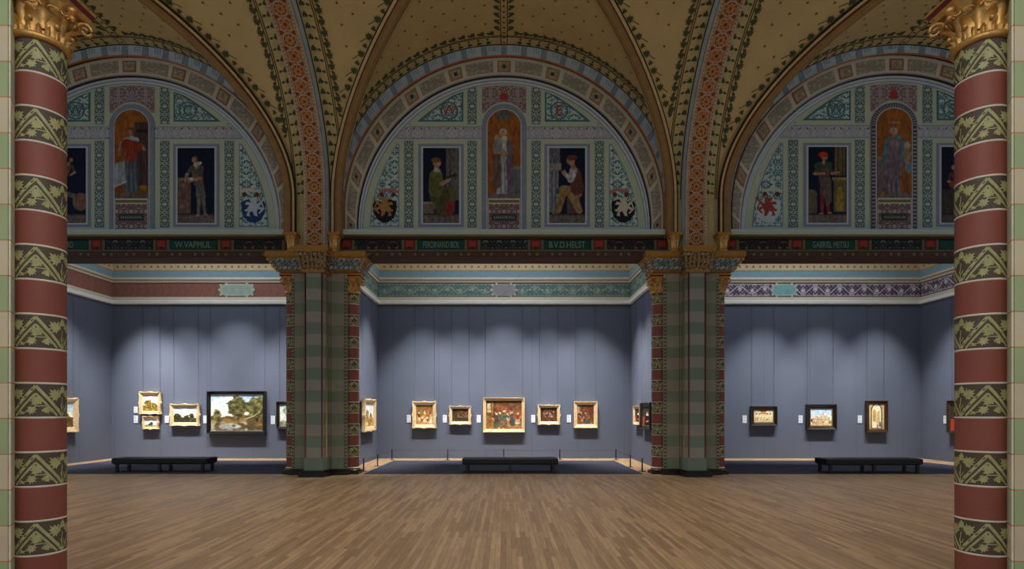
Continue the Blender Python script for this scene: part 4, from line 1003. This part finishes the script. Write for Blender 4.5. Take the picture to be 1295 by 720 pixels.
    p = MB(); v = [Q(a, b, YO - .05) for a, b in ((622.5, 278.4), (652.5, 278.4), (652.5, 271.4), (622.5, 271.4))]; v2 = [Q(a, b, YO - .035) for a, b in ((621.5, 279.4), (653.5, 279.4), (653.5, 270.4), (621.5, 270.4))]
    p.add(v + v2, [(0, 1, 2, 3), (0, 4, 5, 1), (1, 5, 6, 2), (2, 6, 7, 3), (3, 7, 4, 0)], BLACK); p.build('name_plate', root)
    c = Q(637.5, 274.9, YO - .054); 
    pm = MB(); rr = random.Random(len(plate))
    for k in range(11): pm.add([Q(625 + k * 2.4 + a_, 274.9 + b_, YO - .054) for a_, b_ in ((0, 1.6), (.9 + rr.random() * .7, 1.6), (.5 + rr.random(), -1.6), (0, -1.2))], [(0, 1, 2, 3)], LETT)
    pm.build('worn_lettering', root)
    for ch, px in zip(letters, (568, 707)):
        if ch: text_obj(ch, .42, Q(px, 140, YO - .03), FRED if nm == 'center' else TEAL, root, 'initial')
    # sill
    s_ = MB(); z0, z1 = Q(0, 297, 16.6)[2], Q(0, 290.5, 16.6)[2]
    s_.box(xc - a_v, xc + a_v, 16.56, 17.04, z0, z0 + .08, FIELD); s_.box(xc - a_v, xc + a_v, 16.62, 17.04, z0 + .08, z1 + .02, PALE); s_.build('sill', root)
    return Q
ARMS = {'left': ((MAUVE, SCROLL, BEIGE), (mat('shield blue', rgb(30, 62, 110), .85), PALE, BEIGE)),
        'center': ((mat('shield black', rgb(26, 28, 36), .85), OSQ, mat('crest rose', rgb(160, 104, 98), .85)), (mat('shield black', rgb(26, 28, 36), .85), BEIGE, mat('crest rose', rgb(160, 104, 98), .85))),
        'right': ((PALE, mat('shield red', rgb(146, 62, 52), .85), BEIGE), (PALE, MAUVE, BEIGE))}
MUR = {'left': (0, (0, 0), 1), 'center': (2, (1, 0), 3), 'right': (4, (2, 0), 5)}
MLAB = {'left': ('dark mural of a stooping worker half hidden by the banded column', 'arched mural of a woman in a red bodice and grey skirt', 'dark blue mural of a man bending over a workbench'),
        'center': ('mural of a seated figure in green above the middle alcove', 'arched mural of a white robed bearded figure on orange ground', 'mural of a seated man in white sleeves beside a stone column'),
        'right': ('mural of a standing man with red cap and red stockings', 'arched mural of a veiled woman in a pale blue cloak', 'very dark mural cut off by the banded column at the edge')}
WRIT = {'left': ('…TARD', 'W.VAPMUL'), 'center': ('FERDINAND BOL', 'B.V.D.HELST'), 'right': ('GABRIEL METSU', 'J.V.')}
for (nm, xc, a, sc, sz) in BAYS:
    Q = lunette(nm, xc, a, sc, sz, ARMS[nm], {'left': ('W', 'C'), 'center': ('W', 'E'), 'right': ('W', 'S')}[nm], {'left': 'ARCHITECTURA', 'center': 'PICTURA', 'right': 'SCULPTURA'}[nm])
    l, n, r = MUR[nm]
    for (x0, x1, kind, lab) in ((535, 580.5, l, MLAB[nm][0]), (694.5, 740, r, MLAB[nm][2])):
        o = paint_mesh('wall_mural', mural_panel(kind), lambda u, v: Q(x0 + (x1 - x0) * u, 281.8 - (281.8 - 187.2) * v, 16.98 - .028)); tag(o, lab, 'mural', 'wall murals in the lunettes')
    def keep(u, v):
        x = (u - .5) * 41.8; y = 251 - 112.2 * v; yc = 138.8 + 20.9
        return y > yc or math.hypot(x, y - yc) < 20.9
    o = paint_mesh('wall_mural', mural_niche(n[0]), lambda u, v: Q(616.6 + 41.8 * u, 251 - 112.2 * v, 16.98 - .042), mask=keep); tag(o, MLAB[nm][1], 'mural', 'wall murals in the lunettes')
    # frieze with painted names
    f = MB(); x0, x1 = xc - a - .05, xc + a + .05; z6, z4, z3, z2 = Z_at(297, 16.75), Z_at(303, 16.75), Z_at(318, 16.75), Z_at(326, 16.6)
    f.box(x0, x1, 16.85, 17.3, z3 - .05, z6, FRZ); f.box(x0, x1, 16.66, 16.85, z2, z3 - .02, UMBER); f.box(x0, x1, 16.70, 16.85, z3 - .02, z3 + .02, FOLV); f.box(x0, x1, 16.85, 17.3, z2, z3 - .05, UMBER); f.box(x0, x1, 16.76, 16.85, z4 + .02, z4 + .07, mat('frieze brown', rgb(74, 46, 30), .8))
    fm = lambda u, v, off: (xc + (u - 637.5) * sc * 16.85 / F, 16.85 - off, Z_at(v, 16.85))
    def fq(a_, b_, y0, y1, mm, off): f.add([fm(a_, y1, off), fm(b_, y1, off), fm(b_, y0, off), fm(a_, y0, off)], [(0, 1, 2, 3)], mm)
    for c in (438.5, 518, 597.5, 677.5, 757.5, 837):
        fq(c - 10, c + 10, 303, 317, FOLV, .01); fq(c - 7, c + 7, 303.5, 316.5, DRED, .016); fq(c - 4.5, c + 4.5, 305, 312.5, FRED, .022); f.stamp(LEAF5, (c, 315.5), -4, 0, fm, FRZ, .026)
    for c, mm in ((558, FRZG), (717, FRZG), (637.5, FRZO), (478, FRZR), (797, FRZR)): fq(c - 29, c + 29, 304.5, 315.5, mm, .012); fq(c - 29, c + 29, 316, 317.2, FOLV, .016)
    n_ = int((x1 - x0) / .22); low = lambda u, v, off: (u, 16.66 - off, v)
    for i in range(n_): f.stamp(disc(8), (x0 + .12 + i * .22, (z2 + z3) / 2), .045, 0, low, FOLV if i % 3 else DRED, .006)
    fr_ = f.build('trim_frieze_' + nm, kind='structure')
    for c, tx in zip((558, 717), WRIT[nm]): text_obj(tx, .26, fm(c, 310.2, .018), LETT, fr_, width=1.05 if len(tx) > 6 else .5)
# painted corner fields of the wall above the piers
for i, (x0, x1) in enumerate(((-6.2, -4.85), (4.72, 6.25))):
    m = MB(); m.box(x0, x1, 16.72, 17.3, 6.3, 12.6, VCREAM); m.build('wall_upper_pier_' + ('left', 'right')[i], kind='structure')
# gilt corbels carrying the diagonal ribs
k = 0
for (nm, xc, a, sc, sz) in BAYS:
    for sg in (-1, 1):
        x = xc + sg * (a + .02)
        if abs(x) > 8: continue
        m = MB(); c = (0, 0); z = 6.36
        m.lathe([(.001, z), (.15, z), (.16, z + .05), (.12, z + .10), (.12, z + .22), (.14, z + .36), (.2, z + .46)], c, GOLD, 20)
        m.box(-.2, .2, -.2, .2, z + .46, z + .54, DGOLD)
        for i in range(8): acanthus(m, i * PI / 4, .12, .17, z + .1, .34, .05, GOLD, .04)
        o = m.build('corbel_capital'); o.location = (x, 16.50, 0)
        tag(o, ('small gilt corbel under the vault rib, ' + {(-1, 0): '', (0, 1): 'at the right of the waterfall bay', (1, -1): 'at the left of the middle lunette', (1, 1): 'at the right of the middle lunette', (2, -1): 'at the left of the red capped man lunette'}[(BAYS.index((nm, xc, a, sc, sz)), sg)]), 'corbel', 'gilt rib corbels')

# ------------------------------------------------------------------ paintings
def frame_mesh(W, Hh, w, d, m, bump, hl=None):
    """moulded frame, W x Hh outside, moulding width w, depth d; bump = carved swellings of the outline"""
    mb = MB(); n = 24
    def side(ax):
        pr = [(0, 0), (0, d), (.14, d * 1.02), (.3, d * .82), (.45, d * .9), (.62, d * .62), (.8, d * .66), (1, d * .5), (1, 0.01)]
        v = []
        Lo = W if ax in (0, 2) else Hh; wd = Hh if ax in (0, 2) else W
        for i in range(n + 1):
            t = i / n
            bp = bump * (math.exp(-((t - .5) / .09) ** 2) + .8 * math.exp(-((t - .03) / .07) ** 2) + .8 * math.exp(-((t - .97) / .07) ** 2)) - bump * .3 * abs(math.sin(t * PI * 6)) if bump else 0
            for (q, dd) in pr:
                e = q * w; along = -Lo / 2 + e + t * (Lo - 2 * e); out = wd / 2 - e + bp * (1 - q)
                if ax == 0: p = (along, -dd, out)
                elif ax == 2: p = (-along, -dd, -out)
                elif ax == 1: p = (out, -dd, -along)
                else: p = (-out, -dd, along)
                v.append(p)
        k = len(pr)
        mb.add(v, [(i * k + j, i * k + j + 1, (i + 1) * k + j + 1, (i + 1) * k + j) for i in range(n) for j in range(k - 1)], m, bool(bump))
        if hl: 
            for (q0, q1) in ((.84, .97),):
                vs = []
                for i in range(2):
                    for q in (q0, q1): e = q * w; along = -Lo / 2 + e + i * (Lo - 2 * e); out = wd / 2 - e; vs.append({0: (along, -d * .62, out), 2: (-along, -d * .62, -out), 1: (out, -d * .62, -along), 3: (-out, -d * .62, along)}[ax])
                mb.add(vs, [(0, 1, 3, 2)], hl)
    for ax in range(4): side(ax)
    return mb
LIGHTS = []
def painting(px0, px1, py0, py1, pic, style, lab, wall='back', fw=None, group=None, spot=1.0, tilt=0.0, ztop=5.95):
    """wall: 'back' or ('x', X, +1/-1 facing, Y0, Y1)"""
    if wall == 'back':
        Yw = YB - .03; Yf = Yw - .1; W = (px1 - px0) * Yf / F; x = X_at((px0 + px1) / 2, Yf); z0, z1 = Z_at(py1, Yf), Z_at(py0, Yf); loc = (x, Yw, (z0 + z1) / 2); rz = 0; Hh = z1 - z0; nrm = (0, -1)
    else:
        _, X, f, Y0, Y1 = wall; Ym = (Y0 + Y1) / 2; W = abs(Y1 - Y0); z0, z1 = Z_at(py1, Ym), Z_at(py0, Ym); Hh = z1 - z0; loc = (X + f * .03, Ym, (z0 + z1) / 2); rz = PI / 2 * f; nrm = (f, 0)
    t = thing('framed_picture', lab, 'painting', loc, rz, group); t.rotation_euler = (tilt, 0, rz)
    fw = fw or min(W, Hh) * .15; dp = .10 + .03 * min(W, Hh)
    m = {'gilt': GILT, 'ebony': EBONY, 'walnut': WALNUT, 'plain': GILT}[style]
    frame_mesh(W, Hh, fw, dp, m, {'gilt': .028, 'plain': 0, 'ebony': 0, 'walnut': 0}[style], DGOLD if style in ('ebony', 'walnut') and W < 1.6 else None).build('frame', t)
    cw, ch = W - 2 * fw + .02, Hh - 2 * fw + .02
    paint_mesh('canvas', pic, lambda u, v: ((u - .5) * cw, -dp * .46, (v - .5) * ch), t)
    b = MB(); b.box(-cw / 2, cw / 2, -dp * .44, .0, -ch / 2, ch / 2, WALNUT); b.build('stretcher', t)
    zt = ztop - loc[2]
    for sg in (-1, 1):
        b = MB(); xx = sg * (W / 2 - .08); b.tube([(xx, -.012, Hh / 2 - .06), (xx, -.012, zt)], .005, CABLE, 6); b.build('hanging_wire', t)
    LIGHTS.append((loc, nrm, W, Hh, spot))
    return t
def label(px, py0, py1, lab, wall='back', Y=None):
    b = MB()
    if wall == 'back': Yl = YB; x = X_at(px, Yl); loc = (x, YB - .012, (Z_at(py0, Yl) + Z_at(py1, Yl)) / 2); hh = (py1 - py0) * Yl / F; rz = 0
    else: _, X, f = wall; loc = (X + f * .012, Y, (Z_at(py0, Y) + Z_at(py1, Y)) / 2); hh = (py1 - py0) * Y / F; rz = PI / 2 * f
    w = .15; b.box(-w / 2, w / 2, -.006, .011, -hh / 2, hh / 2, PLATE); o = b.build('information_sign'); o.location = loc; o.rotation_euler = (0, 0, rz)
    tag(o, lab, 'label', 'white text labels beside the paintings')
    q = MB(); n = int(hh / .028)
    for i in range(n):
        zz = hh / 2 - .02 - i * .027
        if i == n // 2: continue
        q.box(-w / 2 + .015, w / 2 - .02 - .03 * ((i * 7) % 3) / 2, -.0075, -.006, zz - .005, zz + .003, INK)
    q.build('text_lines', o)
G1, G2, G3 = 'paintings in the landscape alcove', 'paintings in the middle alcove', 'black framed paintings in the church alcove'
SKY2 = ((176, 206, 238), (246, 240, 226))
painting(176, 202.6, 496, 524, landscape(44, 48, 11, .36, ((.36, .46, .24), (.7, .34, .2)), ground=(120, 98, 44), leaf=(118, 98, 42), asp=.9), 'gilt', 'small gilt framed landscape, upper of two stacked by the corner', group=G1)
painting(180, 199.6, 527, 543, landscape(44, 34, 12, .3, ((.55, .4, .2), (.4, .3, .14)), ground=(150, 140, 96), leaf=(50, 66, 34), asp=1.3), 'gilt', 'smallest gilt framed landscape, lower of two stacked by the corner', group=G1, ztop=Z_at(525.5, YB))
painting(215, 251.5, 511.5, 538.7, landscape(60, 44, 13, .34, ((.18, .36, .26), (.55, .3, .18), (.78, .46, .16)), ground=(62, 56, 34), leaf=(44, 46, 26), asp=1.4), 'gilt', 'wide gilt framed landscape with dark trees between the stacked pair and the big black frame', group=G1)
painting(262, 336, 495, 549, landscape(110, 80, 14, .42, ((.12, .46, .14), (.5, .66, .27), (.86, .62, .28)), True, SKY2, ground=(88, 74, 42), leaf=(82, 78, 44), asp=1.4), 'ebony', 'large black framed landscape with trees and white rushing water', fw=.13, group=G1, spot=1.0)
painting(349.6, 380, 508, 543, landscape(44, 50, 15, .22, ((.4, .7, .2),), sky=((184, 200, 196), (222, 226, 214)), ground=(110, 116, 92), leaf=(130, 144, 128), asp=.85), 'ebony', 'black framed pale landscape half hidden behind the green pier', fw=.12, group=G1)
painting(0, 0, 503.5, 547.5, landscape(60, 60, 16, .45, ((.3, .5, .3), (.7, .4, .2)), sky=SKY2, ground=(92, 70, 36), leaf=(96, 80, 36), asp=1.2), 'gilt', 'gilt framed landscape on the side wall, cut off by the banded column', ('x', -15.3, 1, 18.9, 20.45), group=G1)
painting(521.5, 551.5, 508.3, 541.7, interior(48, 54, 21, (150, 108, 56), 3, .9, cols=[(232, 222, 190), (206, 150, 70), (60, 40, 48)], win=False), 'gilt', 'gilt framed figure scene with a white dress, first on the middle wall', group=G2)
painting(568.3, 595.6, 514, 537, interior(44, 36, 22, (66, 50, 30), 5, 1.25, light=(120, 100, 70), cols=[(90, 66, 44), (56, 46, 34), (112, 90, 60)], win=False), 'gilt', 'small gilt framed dark tavern scene, second on the middle wall', group=G2)
painting(611, 663.6, 503.3, 547, interior(84, 70, 23, (118, 84, 46), 9, 1.2), 'plain', 'largest gilt framed picture, a crowded merry household, centre of the middle wall', fw=.115, group=G2, spot=1.2)
painting(680, 708.2, 512.6, 537.2, interior(44, 40, 24, (64, 42, 28), 5, 1.15, cols=[(110, 54, 44), (70, 48, 36), (150, 130, 100)], win=False), 'gilt', 'small gilt framed dark brown interior, fourth on the middle wall', group=G2)
painting(725.8, 755.5, 508, 541.5, interior(48, 54, 25, (96, 62, 38), 5, .9), 'plain', 'upright gilt framed interior with white dresses, last on the middle wall', group=G2)
painting(0, 0, 505.5, 545.5, landscape(50, 50, 26, .4, ((.3, .5, .22), (.7, .4, .2)), ground=(150, 120, 70), leaf=(130, 100, 56)), 'gilt', 'gilt framed painting seen edge-on just behind the slim column', ('x', -5.0, 1, 19.85, 21.5), group=G2)
painting(0, 0, 508, 541, landscape(40, 40, 27, .3, ((.6, .5, .2),), ground=(140, 130, 100)), 'ebony', 'black framed painting seen edge-on, mostly hidden by the slim column', ('x', -5.0, 1, 18.2, 19.4), group=G2)
painting(0, 0, 513.5, 537.5, portrait(36, 44, 28), 'plain', 'small gilt framed painting on the receding wall of the middle alcove', ('x', 4.85, -1, 20.4, 21.4), group=G2)
painting(0, 0, 509.5, 543, portrait(40, 50, 29), 'ebony', 'black framed painting with bright figure on the receding wall of the middle alcove', ('x', 4.85, -1, 18.9, 20.25), group=G2)
painting(949.5, 983, 514, 539, hall(60, 42, 31), 'ebony', 'black framed bright hall interior, nearest the pier among three', fw=.15, group=G3)
painting(1020.3, 1058, 511.7, 544, town(66, 52, 32), 'ebony', 'black framed bright view of buildings, middle one of three', fw=.17, group=G3)
painting(1096, 1122.8, 507, 547, church(44, 66, 33), 'walnut', 'upright black framed church interior under a pointed arch', fw=.13, group=G3)
painting(0, 0, 506.5, 549, portrait(48, 60, 34), 'walnut', 'dark portrait with white collar, cut off by the banded column', ('x', 16.1, -1, 19.4, 20.9), fw=.12, group=G3)
for (px, a, b, l) in ((172, 514.5, 522.5, 'white label beside the upper of the stacked landscapes'), (172, 526, 535, 'white label beside the lower of the stacked landscapes'), (211.3, 526, 535, 'white label before the wide gilt landscape with dark trees'), (259.8, 525.8, 535.5, 'white label before the large black framed landscape'),
                      (345.3, 526, 536.5, 'white label before the pale landscape hidden by the pier'), (517.2, 525, 534.5, 'white label before the first gilt frame of the middle wall'), (562.5, 525, 534.5, 'white label before the small tavern scene'), (605.4, 525, 534.5, 'white label before the largest gilt picture'),
                      (674.2, 525, 534.5, 'white label after the largest gilt picture'), (719.4, 525, 534.5, 'white label before the upright interior at the end of the middle wall'), (941.7, 525.6, 535.2, 'white label between the pier and the bright hall interior'), (1012.3, 525.6, 535.2, 'white label before the view of buildings'), (1087.2, 525.6, 535.2, 'white label before the church interior')):
    label(px, a, b, l)
label(0, 526, 536, 'white label on the side wall before the dark portrait', ('x', 16.1, -1), 21.15)

# ------------------------------------------------------------------ benches
bench = thing('museum_bench', '', 'bench')
m = MB(); m.box(-1.415, 1.415, -.33, .33, .265, .425, LEATHER); bevel(m.build('seat', bench), .025, 3)
m = MB(); m.box(-1.39, 1.39, -.25, -.21, .235, .265, BSTEEL); m.box(-1.39, 1.39, .21, .25, .235, .265, BSTEEL); m.box(-1.39, -1.35, -.21, .21, .235, .265, BSTEEL); m.box(1.35, 1.39, -.21, .21, .235, .265, BSTEEL); m.box(-.02, .02, -.21, .21, .235, .265, BSTEEL); m.build('frame', bench)
for x in (-1.27, 0, 1.27):
    for y in (-.28, .28): m = MB(); m.box(x - .04, x + .04, y - .03, y + .03, .0, .265, BSTEEL); m.build('leg', bench)
for i, (x, y, lab) in enumerate(((-10.28, 17.42, 'long black bench in front of the landscape paintings'), (.12, 17.27, 'long black bench in the middle alcove, facing the largest gilt picture'), (10.75, 17.15, 'long black bench in front of the three black framed paintings'))):
    b = bench if i == 0 else copy_thing(bench); b.location = (x, y, .012); b['label'] = lab; b['group'] = 'museum benches'

# ------------------------------------------------------------------ barrier posts and cords
ps = [(-4.29, 21.7), (-2.2, 21.7), (-.09, 21.7), (2.02, 21.7), (4.13, 21.7), (-4.27, 19.2), (4.07, 18.9), (-4.33, 17.55), (4.14, 17.55)]
pl = ['first low post from the corner along the middle back wall', 'second low post along the middle back wall, under the tavern scene', 'low post behind the bench under the largest gilt picture', 'fourth low post along the middle back wall', 'last low post along the middle back wall',
      'low post between carpet and left wall of the middle alcove', 'low post between carpet and right wall of the middle alcove', 'low post at the foot of the pier, left mouth of the middle alcove', 'low post at the foot of the pier, right mouth of the middle alcove']
post = None
for (x, y), lab in zip(ps, pl):
    if post is None:
        post = thing('barrier_post', lab, 'barrier post', (x, y, 0), 0, 'low barrier posts')
        m = MB(); m.lathe([(.001, 0), (.11, 0), (.11, .008), (.02, .014), (.001, .014)], (0, 0), DARKM, 24); m.build('foot', post)
        m = MB(); m.lathe([(.001, .01), (.02, .01), (.02, .395), (.012, .405), (.001, .405)], (0, 0), DARKM, 14); m.build('pole', post); o = post
    else: o = copy_thing(post)
    o.location = (x, y, .0); o['label'] = lab
m = MB(); order = [7, 5, 0, 1, 2, 3, 4, 6, 8]; 
for a, b in zip(order, order[1:]): m.tube([(ps[a][0], ps[a][1], .36), ((ps[a][0] + ps[b][0]) / 2, (ps[a][1] + ps[b][1]) / 2, .35), (ps[b][0], ps[b][1], .36)], .005, DARKM, 6)
tag(m.build('barrier_rope'), 'thin dark cord strung between the low posts of the middle alcove', 'rope')

# ------------------------------------------------------------------ light
def area(name, loc, sx, sy, e, c, rot=(0, 0, 0)):
    l = bpy.data.lights.new(name, 'AREA'); l.shape = 'RECTANGLE'; l.size = sx; l.size_y = sy; l.energy = e; l.color = c; o = bpy.data.objects.new(name, l); COL.objects.link(o); o.location = loc; o.rotation_euler = rot; return o
def spot(loc, tgt, e, ang, c, blend=1.0, r=.05):
    l = bpy.data.lights.new('track_spot', 'SPOT'); l.energy = e; l.spot_size = ang; l.spot_blend = blend; l.color = c; l.shadow_soft_size = r
    o = bpy.data.objects.new('track_spot', l); COL.objects.link(o); o.location = loc; o.rotation_euler = (Vector(tgt) - Vector(loc)).to_track_quat('-Z', 'Y').to_euler()
for (loc, nrm, W, Hh, s) in LIGHTS:
    x, y, z = loc; d = 2.35; src = (x + nrm[0] * d, y + nrm[1] * d, 7.4)
    spot(src, (x, y, z - .5), 1500 * s, math.radians(47 + 6 * W), (1.0, .97, .93), 1.0, .04)
for (nm, x0, x1) in ALC: area('laylight', ((x0 + x1) / 2, 19.6, 8.85), (x1 - x0) * .55, 1.8, 150, (.84, .9, 1.0))
def wall_fill(c, along, tgt, e):  # added unseen strip lights that brighten the lower walls and floor edge
    o = area('added_wall_fill', c, along, .15, e, (1.0, .98, .94)); o.data.spread = math.radians(44); o.rotation_euler = (Vector(tgt) - Vector(c)).to_track_quat('-Z', 'Y').to_euler(); return o
for (nm, x0, x1) in ALC: wall_fill(((x0 + x1) / 2, YB - 2.3, 7.6), (x1 - x0) * .78, ((x0 + x1) / 2, YB, .0), 75)
for X, f in ((-15.3, 1), (-5.0, 1), (4.85, -1), (16.1, -1)): wall_fill((X + f * 2.0, 19.6, 7.6), 3.6, (X, 19.6, .0), 28)
for x in (-10.9, -.06, 11.4):                                   # uplights standing on the near arcade's cornice, above the frame
    o = area('cornice_uplight', (x, 5.7, 6.9), 5.5, .3, 36, (1.0, .88, .70)); o.rotation_euler = (Vector((x, 14.2, 13.2)) - o.location).to_track_quat('-Z', 'Y').to_euler(); o.data.spread = math.radians(100)
# the museum's own laylight over the near alcove behind the viewpoint, and lamps in the nave
area('near_laylight', (0, 0.2, 7.6), 8, 3, 400, (1.0, .93, .83), (math.radians(16), 0, 0))
for x in (-11.0, 0, 11.4): spot((x, 10.5, 12.0), (x, 10.5, 0), 2450, math.radians(84), (1.0, .92, .82), 1.0, .3)
wd = bpy.data.worlds.new('evening'); S.world = wd; wd.use_nodes = True
bg = wd.node_tree.nodes['Background']; bg.inputs[0].default_value = (.62, .78, 1.0, 1); bg.inputs[1].default_value = .34

# ------------------------------------------------------------------ camera
cam = bpy.data.cameras.new('camera'); co = bpy.data.objects.new('camera', cam); COL.objects.link(co)
co.location = (0, 0, H); co.rotation_euler = (PI / 2, 0, 0); cam.sensor_fit = 'HORIZONTAL'; cam.sensor_width = 36; cam.lens = F / 1295 * 36
cam.shift_x = 7.5 / 1295; cam.shift_y = 160 / 1295; cam.clip_start = .05; cam.clip_end = 200
S.camera = co
vs = S.view_settings; S.display_settings.display_device = 'sRGB'; vs.view_transform = 'Standard'; vs.look = 'None'; vs.exposure = 0.0; vs.gamma = 1.0; vs.use_curve_mapping = False
